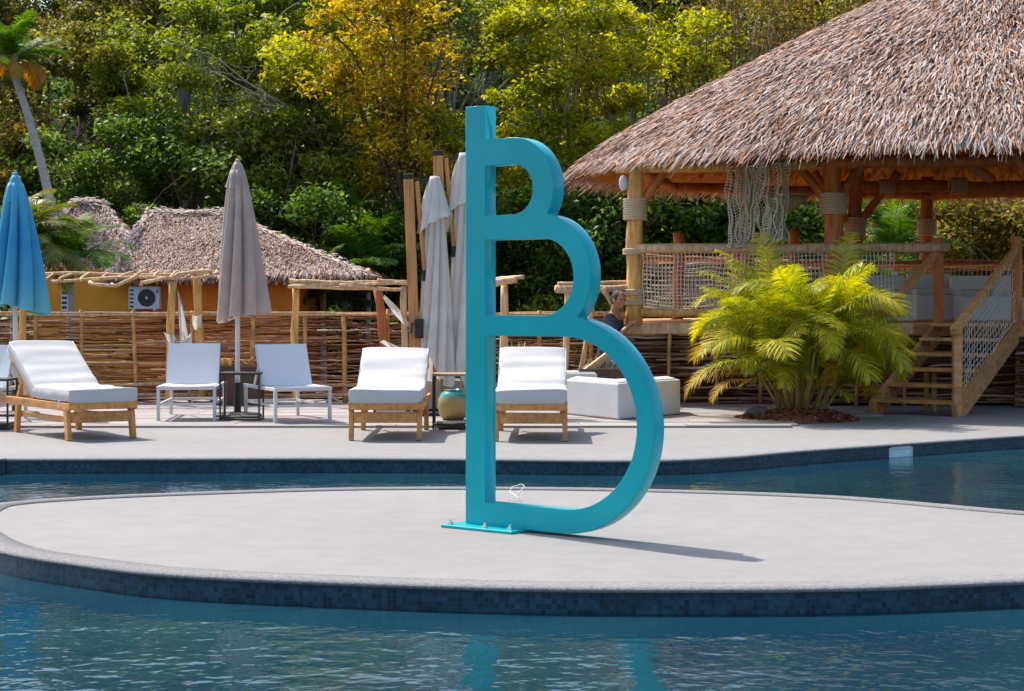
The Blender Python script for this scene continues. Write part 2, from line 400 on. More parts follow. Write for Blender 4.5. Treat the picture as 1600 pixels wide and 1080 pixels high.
def wall_uv(o, pts, closed=False):
    """UV in metres: arc length, height"""
    L = [0]
    for a, b in zip(pts, pts[1:]+pts[:1]): L.append(L[-1]+(b-a).length)
    me = o.data; n = len(pts); lay = me.uv_layers.new(name='wall')
    for p in me.polygons:
        ids = sorted({me.loops[l].vertex_index//2 for l in p.loop_indices}); seam = closed and ids == [0, n-1]
        for l in p.loop_indices:
            v = me.loops[l].vertex_index; u = L[v//2] if not (seam and v//2 == 0) else L[n]
            lay.data[l].uv = (u, me.vertices[v].co.z)
    return o
def normals2d(pts, closed=False):
    out = []; n = len(pts)
    for i in range(n):
        a = pts[(i-1) % n] if closed or i > 0 else pts[i]; b = pts[(i+1) % n] if closed or i < n-1 else pts[i]
        d = (b-a); d.z = 0; d.normalize(); out.append(Vector((d.y, -d.x, 0)))
    return out
def coping(pts, w, closed=False, flip=1):
    nn = normals2d(pts, closed); prof = [(-w, .002), (-w, .006), (-.02, .008), (.014, .004), (.022, -.006), (.018, -.016), (.0, -.018), (-.05, -.018)]
    mb = MB(); V = []; n = len(pts); k = len(prof)
    for p, q in zip(pts, nn):
        for o, z in prof: V.append((p.x+q.x*o*flip, p.y+q.y*o*flip, z))
    mb.add(V, [(i*k+j, i*k+j+1, ((i+1) % n)*k+j+1, ((i+1) % n)*k+j) for i in range(n if closed else n-1) for j in range(k-1)]); return mb
tag(coping(edge, .16).build('terrace_coping', 'coping', smooth=True), 'pale stone coping along the far pool edge', kind='structure')
tag(wall_uv(sweep_wall(edge, POOLZ-.1, -.004).build('pool_wall', 'mosaic'), edge), 'blue mosaic pool wall below the terrace', kind='structure')
side = MB()
for a, b in (((-16, -4), (-16, 16)), ((16, -4), (16, 24)), ((-16, -4), (16, -4))):
    side.add([(*a, POOLZ-.1), (*b, POOLZ-.1), (*b, 0), (*a, 0)], [(0, 1, 2, 3)])
for x0, x1 in ((-18, -15.9), (15.9, 18)):
    side.box(((x0+x1)/2, 9, -.3), (x1-x0, 30, .6))
tag(side.build('pool_side_wall', 'mosaic'), 'outer walls of the pool', kind='structure')
f = MB().add([(-16, -4, POOLZ), (16, -4, POOLZ), (16, 23, POOLZ), (-16, 23, POOLZ)], [(0, 1, 2, 3)])
tag(f.build('pool_floor', 'pool_floor'), 'blue pool floor under the water', kind='structure')
w = flat_poly([(-15.99, -3.99), (15.99, -3.99), (15.99, 23.5), (-15.99, 23.5)], WZ)
tag(finish('water', w, 'water'), 'rippled blue pool water', kind='structure')

# island
isl_px = [(1600, 800), (1320, 776.5), (1040, 766), (800, 762), (540, 763), (272, 771), (117, 778), (0, 787), (-40, 798), (-60, 816), (-43, 839), (8, 861.5), (117, 880), (272, 897.5), (540, 910), (810, 918.5), (1060, 920.5), (1330, 918.5), (1600, 908)]
isl = [P(*p) for p in isl_px]+[Vector((3.25, 8.55, 0)), Vector((3.95, 9.15, 0)), Vector((4.2, 9.9, 0)), Vector((3.95, 10.6, 0))]
n = len(isl)
def catc(pts, k=5):
    out = []; n = len(pts)
    for i in range(n):
        p0, p1, p2, p3 = pts[(i-1) % n], pts[i], pts[(i+1) % n], pts[(i+2) % n]
        for j in range(k):
            t = j/k; out.append(.5*((2*p1)+(p2-p0)*t+(2*p0-5*p1+4*p2-p3)*t*t+(3*p1-p0-3*p2+p3)*t**3))
    return out
isl = catc(isl)
tag(finish('pool_island', flat_poly([(p.x, p.y) for p in isl], 0.0), 'stone'), 'smooth pale stone island in the pool', kind='structure')
tag(coping(isl, .17, True, 1).build('island_coping', 'coping', smooth=True), 'rough pale stone rim around the pool island', kind='structure')
tag(wall_uv(sweep_wall(isl, POOLZ-.05, -.004, closed=True).build('island_wall', 'mosaic'), isl, True), 'blue mosaic wall round the pool island', kind='structure')

# terrace boards
deck = tag(MB().box((-4.7, 20.95, .002), (14.6, 4.8, .006)).build('wooden_decking', 'board'), 'weathered grey board decking behind the stone border', kind='structure')
random.seed(11); y = 18.5; row = 0; meshes = {}
while y < 23.4:
    x = -12.1; first = True
    xe = 2.6+.35*math.sin(row*.2)+(1.0 if y > 20.3 else 0)
    while x < xe:
        L = random.choice((2.4, 3.0, 3.6)) if not first else random.choice((1.0, 1.9, 2.6)); first = False
        L = min(L, xe-x+.3)
        k = round(L, 1)
        if k not in meshes:
            b = MB().box((k/2, 0, 0), (k-.008, .212, .022)); o = b.build('board', 'board', deck); meshes[k] = o.data
        else:
            o = link(bpy.data.objects.new('board', meshes[k])); o.parent = deck
        o.location = (x, y+.11, .013+random.uniform(-.002, .002)); x += k
    y += .225; row += 1

# skimmer in the pool wall
pA, pB = P(1385, 695), P(1422, 692.6)
dirw = (pB-pA); dirw.z = 0; dirw.normalize(); nw = Vector((dirw.y, -dirw.x, 0))
sk = thing('pool_skimmer', (pA+pB)/2+Vector((0, 0, -.25)), math.atan2(dirw.y, dirw.x), 'small white square skimmer frame set in the blue pool wall', 'skimmer')
wk = (pB-pA).length; fr = MB()
for c, s in (((-wk/2+.014, -.012, .11), (.028, .05, .22)), ((wk/2-.014, -.012, .11), (.028, .05, .22)), ((0, -.012, .216), (wk-.058, .05, .03)), ((0, -.012, .01), (wk-.058, .05, .03))): fr.box(c, s)
fr.build('frame', 'plastic_white', sk, bevel=.004)
MB().box((0, -.002, .11), (wk-.058, .012, .17)).build('flap', 'pool_pale', sk) if 'pool_pale' in MATS else MB().box((0, -.022, .113), (wk-.056, .02, .176)).build('flap', mat('pool_pale', (.55, .80, .88), .4), sk)

# ------------------------------------------------------------------ the letter sculpture
TH = R(38); LA = P(728, 823); ct, st = math.cos(TH), math.sin(TH)
def lu(px):
    k = (px-CX)/FPX; return (k*LA.y-LA.x)/(ct+k*st)
def lz(py, u): return CAMZ-(py-HZ)*(LA.y-u*st)/FPX
sc = thing('letter_sculpture', (LA.x, LA.y, 0), -TH, 'tall glossy turquoise letter B sculpture standing on the pool island', 'sculpture')
u0, u1 = 0.0, lu(757)
def dee(px_c, px_r, y_t, y_b):
    uc = lu(px_c); zt, zb = lz(y_t, uc*.7), lz(y_b, uc*.7); r = (zt-zb)/2; return lu(px_r)-r, zt, zb, r
o1 = dee(805, 864, 217, 373); h1 = dee(803, 833, 257, 337)
o2 = dee(850, 922, 337, 525); h2 = dee(849, 896.5, 373, 494)
o3 = dee(893, 1021, 495, 823); o3 = (o3[0]-(.018-o3[2])*-.5, o3[1], .018, (o3[1]-.018)/2); h3 = dee(893, 995.5, 525, 788); h3 = (h3[0]-.01, h3[1], h3[2]-.02, (h3[1]-h3[2]+.02)/2)
def arc(c, r, z, a0, a1, n=28): return [(c+r*math.cos(a0+(a1-a0)*i/n), z+r*math.sin(a0+(a1-a0)*i/n)) for i in range(n+1)]
def circ_cross(A, B):   # right-hand crossing of two outer circles
    x0, z0, r0 = A[0], (A[1]+A[2])/2, A[3]; x1, z1, r1 = B[0], (B[1]+B[2])/2, B[3]
    d = math.hypot(x1-x0, z1-z0); a = (r0*r0-r1*r1+d*d)/(2*d); h = math.sqrt(max(0, r0*r0-a*a))
    xm, zm = x0+a*(x1-x0)/d, z0+a*(z1-z0)/d
    c = [(xm+h*(z1-z0)/d, zm-h*(x1-x0)/d), (xm-h*(z1-z0)/d, zm+h*(x1-x0)/d)]; return max(c)
def ang(A, p): return math.atan2(p[1]-(A[1]+A[2])/2, p[0]-A[0])
x12, x23 = circ_cross(o1, o2), circ_cross(o2, o3)
top = lz(168, 0)
PB = .018
outl = [(u0, PB), (u0, top), (u1, top), (u1, o1[1])]
outl += arc(o1[0], o1[3], (o1[1]+o1[2])/2, math.pi/2, ang(o1, x12))
outl += arc(o2[0], o2[3], (o2[1]+o2[2])/2, ang(o2, x12), ang(o2, x23))[1:]
outl += arc(o3[0], o3[3], (o3[1]+o3[2])/2, ang(o3, x23), -math.pi/2, 44)[1:]
outl[-1] = (o3[0], .018)
holes = []
for h in (h1, h2, h3):
    holes.append([(u1, h[1]), (u1, h[2])]+arc(h[0], h[3], (h[1]+h[2])/2, -math.pi/2, math.pi/2))
cu = bpy.data.curves.new('letter', 'CURVE'); cu.dimensions = '2D'; cu.fill_mode = 'BOTH'
DEP = .102; cu.extrude = DEP/2-.003; cu.bevel_depth = .003; cu.bevel_resolution = 1
for pts in [outl]+holes:
    sp = cu.splines.new('POLY'); sp.points.add(len(pts)-1); sp.use_cyclic_u = True
    for q, p in zip(sp.points, pts): q.co = (p[0], p[1], 0, 1)
tmp = link(bpy.data.objects.new('tmp', cu)); dg = bpy.context.evaluated_depsgraph_get()
me = bpy.data.meshes.new_from_object(tmp.evaluated_get(dg)); bpy.data.objects.remove(tmp)
me.transform(Matrix.Translation((0, DEP/2, 0)) @ Matrix.Rotation(math.pi/2, 4, 'X')); me.materials.clear()
bm = bmesh.new(); bm.from_mesh(me); bmesh.ops.remove_doubles(bm, verts=bm.verts, dist=1e-5); bmesh.ops.recalc_face_normals(bm, faces=bm.faces); bm.to_mesh(me); bm.free()
finish('letter', me, 'teal_paint', sc)
MB().box((.17, .045, .009), (.52, .33, .018)).build('base_plate', 'teal_paint', sc, bevel=.003)
for bx, by in ((-.05, -.08), (.21, -.085), (.38, -.07), (-.05, .17), (.38, .17)):
    b = MB(); b.tube([(bx, by, .018), (bx, by, .032)], .017, 6); b.tube([(bx, by, .032), (bx, by, .047)], .008, 8); b.build('bolt', 'steel', sc)
# loose cable end on the island
c = P(808, 784); cb = MB()
cb.tube([c+Vector((x, y, z)) for x, y, z in ((-.06, 0, .004), (-.02, .03, .02), (.02, .06, .06), (.05, .1, .09), (.03, .14, .1), (-.03, .12, .085), (-.05, .06, .06), (.0, 0, .03), (.03, -.05, .005))], .0028, 6)
o = cb.build('cable', 'grey_metal', smooth=True); tag(o, 'thin loose loop of pale cable on the island behind the letter', 'cable')

# ------------------------------------------------------------------ loungers
def pad(path, w, th, nseg=26, seed=0, wrinkle=.008):
    """upholstered pad swept along path [(y, z)] of its underside"""
    pts = [Vector((0, y, z)) for y, z in path]; L = [0]
    for a, b in zip(pts, pts[1:]): L.append(L[-1]+(b-a).length)
    def at(s):
        for i in range(len(L)-1):
            if s <= L[i+1]+1e-9: return pts[i].lerp(pts[i+1], (s-L[i])/(L[i+1]-L[i]))
        return pts[-1]
    sec = []
    for k in range(28):
        a = 2*math.pi*k/28; c, s_ = math.cos(a), math.sin(a); e = .28
        sec.append((math.copysign(abs(c)**e, c), math.copysign(abs(s_)**e, s_)))
    mb = MB(); V = []; T = L[-1]; ss = [0, .004, .012]+[T*i/nseg for i in range(1, nseg)]+[T-.012, T-.004, T]
    for s in ss:
        p = at(s); q = (at(min(T, s+.07))-at(max(0, s-.07))).normalized(); up = Vector((0, -q.z, q.y))
        e = min(s, T-s); k = .93+.07*min(1, e/.012) if e > .003 else .90
        for cx, cz in sec:
            z = (cz*k+1)/2*th; x = cx*k*w/2
            wr = wrinkle*mnoise.noise(Vector((x*1.6+seed, s*7, seed*3.3)))+wrinkle*.6*math.sin(s*26+seed+x*2)*max(0, mnoise.noise(Vector((seed, s*3, x))))
            V.append(p+Vector((x, 0, 0))+up*(z+(wr if cz > 0 else 0)))
    n = len(ss)
    mb.add(V, [(i*28+k, i*28+(k+1) % 28, (i+1)*28+(k+1) % 28, (i+1)*28+k) for i in range(n-1) for k in range(28)]+[tuple(range(28))[::-1], tuple((n-1)*28+k for k in range(28))])
    return mb
def wood_lounger(loc, rz, label, seed, back=(1.62, .83)):
    t = thing('wooden_lounger', loc, rz, label, 'sun lounger', 'wooden loungers with white cushions'); w = .70; bl = []
    for y0, dy in ((.06, .06), (1.45, -.05)):
        for sx in (-1, 1):
            MB().bar((sx*(w/2-.03), y0, 0), (sx*(w/2-.03), y0+dy, .345), .045, .075, (0, 1, 0)).build('leg', 'teak', t, bevel=.004)
    for sx in (-1, 1):
        MB().bar((sx*(w/2-.022), .02, .315), (sx*(w/2-.022), 1.98, .315), .03, .075).build('side_rail', 'teak', t, bevel=.004)
        MB().bar((sx*(w/2-.065), .16, .19), (sx*(w/2-.065), 1.46, .19), .024, .05).build('stretcher', 'teak', t, bevel=.003)
    MB().bar((-w/2+.01, .012, .325), (w/2-.01, .012, .325), .028, .07).build('end_board', 'teak', t, bevel=.003)
    MB().bar((-w/2+.055, .075, .215), (w/2-.055, .075, .215), .026, .10).build('end_board', 'teak', t, bevel=.003)
    MB().bar((-w/2+.04, 1.97, .315), (w/2-.04, 1.97, .315), .028, .07).build('end_board', 'teak', t, bevel=.003)
    for i in range(9):
        y = .10+i*.105
        MB().box((0, y, .340), (w-.08, .07, .018)).build('slat', 'teak', t)
    B0 = Vector((0, .98, .345)); B1 = Vector((0, back[0], back[1]-.12)); q = (B1-B0)
    for i in range(7):
        p = B0+q*(.06+i*.145); MB().bar((-w/2+.06, p.y, p.z), (w/2-.06, p.y, p.z), .018, .07, q).build('slat', 'teak', t)
    m_ = B0+q*.6
    for sx in (-1, 1):
        MB().bar((sx*(w/2-.05), B0.y, B0.z-.02), (sx*(w/2-.05), B1.y, B1.z-.02), .03, .04).build('back_rail', 'teak', t)
        MB().bar((sx*(w/2-.09), m_.y, m_.z-.03), (sx*(w/2-.09), m_.y+.22, .30), .025, .04).build('back_prop', 'teak', t)
    pth = [(-.015, .352), (.5, .352), (.86, .352), (.97, .365), (1.05, .41)]+[(B0.y+q.y*k, B0.z+q.z*k+.015) for k in (.2, .4, .6, .8, 1.0)]
    c = pad(pth, w-.02, .135, 60, seed, .02).build('cushion', 'cushion', t, smooth=True)
    pp = MB()
    for sx in (-1, 1):
        for hz in (.018, .117):
            pp.tube([(sx*(w/2-.018), y_-(hz if i_ > 4 else 0)*q.normalized().z, z_+(hz if i_ <= 4 else hz*q.normalized().y)) for i_, (y_, z_) in enumerate(pth)], .0055, 5)
    pp.build('piping', 'cushion', c, smooth=True)
    for y in (.25,):
        b = MB()
        for sx in (-1, 1): b.bar((sx*(w/2-.012), y, .30), (sx*(w/2-.012), y, .37), .012, .03, (0, 1, 0))
        b.build('tie_strap', 'cushion', c)
    return t
wood_lounger(P(602, 688.5)+Vector((0, -.06, 0)), R(0), 'wooden lounger with white cushion beside the folded cantilever parasols and glazed pot', 1)
wood_lounger(P(829, 690)+Vector((.0, -.06, 0)), R(-1.5), 'wooden lounger with white cushion standing beside the faceted white bench', 2)
wood_lounger(P(157, 687.5)+Vector((.03, 0, 0)), R(35), 'wooden lounger with white cushion standing in front of the blue parasol', 3, (1.70, .90))

def sling_lounger(loc, rz, label, bk=63):
    t = thing('sling_lounger', loc, rz, label, 'sun lounger', 'white sling loungers'); w = .64
    for y in (.03, 1.18):
        for sx in (-1, 1): MB().bar((sx*(w/2-.02), y, 0), (sx*(w/2-.02), y, .36), .035, .035, (0, 1, 0)).build('leg', 'alu_white', t, bevel=.003)
    for sx in (-1, 1): MB().bar((sx*(w/2-.02), .0, .375), (sx*(w/2-.02), 1.22, .375), .036, .036).build('side_rail', 'alu_white', t, bevel=.003)
    MB().bar((-w/2+.03, .03, .20), (w/2-.03, .03, .20), .026, .03).build('cross_bar', 'alu_white', t)
    MB().bar((-w/2+.03, .01, .375), (w/2-.03, .01, .375), .034, .036).build('cross_bar', 'alu_white', t)
    MB().bar((-w/2+.03, 1.18, .20), (w/2-.03, 1.18, .20), .026, .03).build('cross_bar', 'alu_white', t)
    for sx in (-1, 1): MB().bar((sx*(w/2-.035), .05, .20), (sx*(w/2-.035), 1.17, .20), .022, .026).build('stretcher', 'alu_white', t)
    a = R(bk); B0 = Vector((0, .62, .385)); q = Vector((0, math.cos(a), math.sin(a))); Lb = .50
    up = Vector((0, -q.z, q.y))
    bf = MB()
    for sx in (-1, 1): bf.bar(B0+Vector((sx*(w/2-.045), 0, 0)), B0+q*Lb+Vector((sx*(w/2-.045), 0, 0)), .03, .03)
    e = B0+q*(Lb-.012); bf.bar(e-Vector((w/2-.06, 0, 0)), e+Vector((w/2-.06, 0, 0)), .03, .024, q)
    bf.build('back_frame', 'alu_white', t)
    pr = MB(); m_ = B0+q*.42
    for sx in (-1, 1): pr.bar(m_+Vector((sx*.22, 0, 0)), (sx*.22, m_.y+.30, .385), .02, .02)
    pr.build('back_prop', 'alu_white', t)
    def sheet(o, d, nrm, L, sag):
        mb = MB(); V = []; nx, ny = 14, 14; th = .006
        for sgn in (0, 1):
            for j in range(ny+1):
                for i in range(nx+1):
                    x = -1+2*i/nx; y = j/ny
                    V.append(o+Vector((x*(w/2-.035), 0, 0))+d*(L*y)+nrm*(-sag*(1-x*x)*math.sin(math.pi*(.1+.8*y))+th*sgn))
        k = (nx+1)*(ny+1); F = []
        for j in range(ny):
            for i in range(nx):
                a_ = j*(nx+1)+i; F += [(a_, a_+1, a_+nx+2, a_+nx+1), (k+a_+nx+1, k+a_+nx+2, k+a_+1, k+a_)]
        mb.add(V, F); return mb
    sheet(Vector((0, .03, .395)), Vector((0, 1, 0)), Vector((0, 0, 1)), .60, .035).build('seat_sling', 'sling', t, smooth=True)
    sheet(B0+up*.02, q, up, Lb-.005, .02).build('back_sling', 'sling', t, smooth=True)
    return t
sling_lounger(P(291, 661), R(4), 'white sling lounger nearest the taut white cloth, beside the brown planter box')
sling_lounger(P(474, 664)+Vector((.0, .02, 0)), R(24), 'white sling lounger angled away, with its side to the tall wooden gate post')
sling_lounger(P(-62, 668), R(-3), 'white sling lounger half hidden behind the blue parasol lounger')

# ------------------------------------------------------------------ side tables, pots, boxes, sofas
def side_table(loc, w, dp, h, label, rz=0, glass=False):
    t = thing('side_table', loc, rz, label, 'side table', 'black wire side tables')
    MB().box((0, 0, h-.012), (w, dp, .024)).build('table_top', 'black_metal' if not glass else 'wood_top', t, bevel=.003)
    for sx in (-1, 1):
        for sy in (-1, 1): MB().bar((sx*(w/2-.01), sy*(dp/2-.01), 0), (sx*(w/2-.01), sy*(dp/2-.01), h-.024), .018, .018, (0, 1, 0)).build('leg', 'black_metal', t)
        MB().bar((sx*(w/2-.01), -dp/2+.02, .04), (sx*(w/2-.01), dp/2-.02, .04), .016, .016).build('foot_rail', 'black_metal', t)
    MB().box((0, 0, .055), (w-.05, dp-.04, .02)).build('shelf', 'dark_base', t, bevel=.003)
    return t
mat('wood_top', (.34, .22, .12), .5, .2, 6)
side_table(P(374, 661)+Vector((0, .18, 0)), .44, .34, .54, 'black wire side table round the pole of the taupe parasol')
side_table(P(703, 672)+Vector((0, .2, 0)), .36, .40, .57, 'black wire side table beside the glazed teal and gold pot', 0, True)
side_table(P(-12, 672)+Vector((0, .15, 0)), .34, .36, .52, 'black wire side table beside the blue parasol')

p = P(706, 664)+Vector((.0, .45, 0)); t = thing('glazed_pot', p, 0, 'round glazed pot, teal above and gold brown below', 'pot')
MB().lathe([(.07, 0), (.10, .012), (.15, .08), (.172, .17), (.165, .25), (.13, .315), (.095, .335), (.09, .345), (.075, .335), (.06, .30)], 28).build('pot_body', 'pot_glaze', t, smooth=True)
MB().lathe([(.085, .336), (.098, .342), (.098, .352), (.08, .354), (.078, .340)], 28).build('rim', 'pot_glaze', t, smooth=True)

def planter_box(c, w, d, h, label, rim=.03, fill='soil'):
    t = thing('planter_box', (c[0], c[1], c[2]), 0, label, 'planter')
    for x, y, a, b in ((0, -d/2+.012, w, .024), (0, d/2-.012, w, .024), (-w/2+.012, 0, .024, d-.052), (w/2-.012, 0, .024, d-.052)):
        MB().box((x, y, h/2), (a, b, h)).build('side_board', 'brown_box', t, bevel=.004)
    MB().box((0, 0, h-.06), (w-.05, d-.05, .04)).build('soil', fill, t)
    return t
DZ = .025
planter_box(tuple(P(366, 637)+Vector((0, .25, DZ-.012))), .60, .45, .50, 'dark brown planter box standing between the white sling loungers')
t = thing('rope_coil', P(333, 634)+Vector((0, .35, .38)), 0, 'yellowish coil of dried rope on the brown planter box', 'rope'); mb = MB()
t.location = (P(366, 637)+Vector((-.18, .25, DZ-.012+.48))); XF[t.name] = Matrix.Translation(t.location)
for k in range(4):
    mb.tube([(.10*math.cos(a)+.01*k, .09*math.sin(a), .02+.022*k+.01*math.sin(3*a+k)) for a in [2*math.pi*i/18 for i in range(19)]], .012, 6, cap=False)
mb.tube([(.1, 0, .05), (.2, .0, .10), (.30, .02, .03), (.38, .0, .12)], .009, 6); mb.build('strand', 'log_tan', t, smooth=True)

def sofa_block(poly, h, label, name='white_bench', z=0, mt='plastic_white'):
    c = Vector((sum(p[0] for p in poly)/len(poly), sum(p[1] for p in poly)/len(poly), z)); t = thing(name, c, 0, label, 'bench')
    mb = MB(); mb.prism(poly, z+.03, z+h); mb.build('shell', mt, t, world=True, bevel=.018)
    cc = Vector((c.x, c.y)); ins = [tuple(cc+(Vector(p)-cc)*.93) for p in poly]
    MB().prism(ins, z+h-.005, z+h+.016).build('seat_pad', 'cushion', t, world=True, bevel=.012)
    for p in poly: 
        q = cc+(Vector(p)-cc)*.8; MB().tube([(q.x, q.y, z), (q.x, q.y, z+.04)], .02, 8).build('foot', 'black_metal', t, world=True)
    return t
a, b, c = P(884, 651), P(966, 660), P(1063, 651)
sofa_block([(a.x, a.y), (b.x, b.y), (c.x, c.y), (c.x-.05, c.y+.62), (b.x, b.y+.75), (a.x+.1, a.y+.62)], .42, 'faceted white bench with a corner towards the pool, beside the palm')
a = P(872, 645); sofa_block([(a.x, a.y), (a.x+.46, a.y), (a.x+.46, a.y+.6), (a.x, a.y+.6)], .46, 'small square white bench behind the faceted white bench')
a = P(655, 650); sofa_block([(a.x, a.y+.2), (a.x+.68, a.y+.2), (a.x+.68, a.y+.8), (a.x, a.y+.8)], .40, 'low white bench behind the glazed pot')
t = thing('scatter_cushion', (a.x+.50, a.y+.5, .425), R(12), 'teal blue scatter cushion lying on the low white bench', 'cushion')
pad([(-.16, 0), (0, 0), (.16, .02)], .40, .14, 12, 5, .01).build('cover', 'teal_cloth', t, smooth=True)

# planter at the bar foot, leaning beam, dried fronds
bx = thing('x', (0, 0, 0)); bpy.data.objects.remove(bx)
planter_box((1.10, 21.32, .022), .62, .4, .49, 'low dark brown planter box in front of the seated man')
t = thing('crate_stool', (1.05, 22.22, .022), 0, 'wooden crate the man in the dark T shirt sits on', 'crate')
for k in range(4):
    for sy in (-1, 1): MB().box((0, sy*.17, .06+k*.11), (.36, .018, .09)).build('crate_board', 'log_pale', t)
for sx in (-1, 1):
    for sy in (-1, 1): MB().box((sx*.16, sy*.145, .22), (.03, .03, .44)).build('corner_post', 'log_pale', t)
for k in range(4): MB().box((-.135+k*.09, 0, .449), (.08, .36, .018)).build('top_board', 'log_pale', t)
a, b = D(880, 588, 20.95), D(948, 556, 21.35)
bm_ = MB().bar(a+Vector((-.15, -.02, -.28+.02)), b+Vector((.03, 0, .02)), .05, .085); o = bm_.build('leaning_beam', 'log_pale', bevel=.006)
tag(o, 'pale wooden beam leaning against the dark planter by the man', 'beam')
t = thing('dried_fronds', (1.06, 21.32, .46), 0, 'bundle of pale dried palm fibres heaped on the dark planter', 'fronds'); mb = MB(); random.seed(5)
for k in range(46):
    a0 = random.uniform(0, 6.28); L = random.uniform(.1, .26); h = random.uniform(.06, .2); x0 = random.uniform(-.14, .14)
    mb.tube([(x0, 0, .0), (x0+L*.5*math.cos(a0), L*.2*math.sin(a0), h), (x0+L*math.cos(a0), L*.3*math.sin(a0), h*random.uniform(.3, .9))], [.008, .007, .003], 4)
mb.build('fibre', 'wicker', t, kind='stuff')

# spiky plant by the fence
t = thing('yucca_plant', (.08, 22.1, 0), 0, 'pale striped spiky plant in a pot by the woven fence', 'plant'); random.seed(8)
MB().lathe([(.10, 0), (.13, .02), (.16, .35), (.17, .38), (.15, .38), (.14, .33)], 20).build('pot', 'brown_box', t, smooth=True)
for k in range(34):
    a0 = random.uniform(0, 6.28); L = random.uniform(.38, .6); dr = random.uniform(.1, .5); mb = MB(); V = []
    for i in range(6):
        s = i/5; r_ = L*(s*.55+dr*s*s*.5); z = .33+L*(s*.95-dr*s*s*.9); w_ = .016*(1-s)**.6+.001
        n_ = Vector((-math.sin(a0), math.cos(a0), 0)); c_ = Vector((r_*math.cos(a0), r_*math.sin(a0), z)); V += [c_-n_*w_, c_+n_*w_]
    mb.add(V, [(2*i, 2*i+1, 2*i+3, 2*i+2) for i in range(5)]); mb.build('leaf', 'yucca_leaf', t, rnd=True)

# ------------------------------------------------------------------ parasols
def closed_canopy(h0, h1, r_top, r_bot, folds=8, seed=0, ragged=.05, lean=0, swirl=.5, rows=26, seg=128, depth=.34):
    """folded cloth hanging from z=h1 to h0, deep pleats, thin shell"""
    V = []; random.seed(seed); ph = [random.uniform(-.35, .35) for _ in range(folds+1)]; am = [random.uniform(.7, 1.25) for _ in range(folds+1)]
    hem = [random.uniform(-1, 1) for _ in range(folds+1)]
    def per(l, a):
        x = (a/(2*math.pi))*folds; i = int(x) % folds; f = x-int(x); f = f*f*(3-2*f); return l[i]*(1-f)+l[(i+1) % folds]*f
    for j in range(rows+1):
        s = j/rows
        for k in range(seg):
            a = 2*math.pi*k/seg; r = r_top+(r_bot-r_top)*(s**.75)
            aa = a+swirl*s+per(ph, a)*.5
            fold = abs(math.sin(aa*folds/2)); r *= (1-depth*min(1, s*3+.15)*(1-fold**.7))*(1+.12*(per(am, a)-1)*s)
            z = h1+(h0-h1)*s + (ragged*per(hem, a)*max(0, s-.7)/.3)
            V.append((r*math.cos(a)+lean*s, r*math.sin(a), z))
    mb = MB(); F = [(j*seg+k, j*seg+(k+1) % seg, (j+1)*seg+(k+1) % seg, (j+1)*seg+k) for j in range(rows) for k in range(seg)]+[tuple(range(seg))]
    mb.add(V, F); return mb
def parasol(loc, H, hem, rb, mt, label, seed, lean=0):
    t = thing('closed_parasol', loc, 0, label, 'parasol', 'closed centre pole parasols')
    MB().tube([(0, 0, .06), (0, 0, H-.03)], .028, 14).build('pole', 'alu_white', t, smooth=True)
    MB().tube([(0, 0, .03), (0, 0, .40)], .04, 12).build('base_tube', 'black_metal', t)
    MB().lathe([(.26, 0), (.27, .015), (.27, .05), (.24, .065), (.05, .075)], 28).build('base_weight', 'dark_base', t)
    c = closed_canopy(hem, H-.10, .08, rb*1.06, 7, seed, .10, lean, .5, 30, 168, .52).build('canopy', mt, t, smooth=True)
    closed_canopy(H-.30, H-.01, .035, .135, 8, seed+3, .02, 0, .2, 8, 96, .2).build('vent_cap', mt, t, smooth=True)
    MB().ball((0, 0, H), .03, 10, 6).build('finial', mt, t, smooth='ball')
    return t
parasol(P(369, 655)+Vector((0, .1, .0)), 2.87, 1.12, .30, 'canvas_taupe', 'closed taupe parasol standing between the two white sling loungers', 4, .06)
parasol(Vector(((24-800)/2800*20.2, 20.2, 0)), 2.74, 1.22, .335, 'canvas_blue', 'closed bright blue parasol with a white pole', 9, .05)

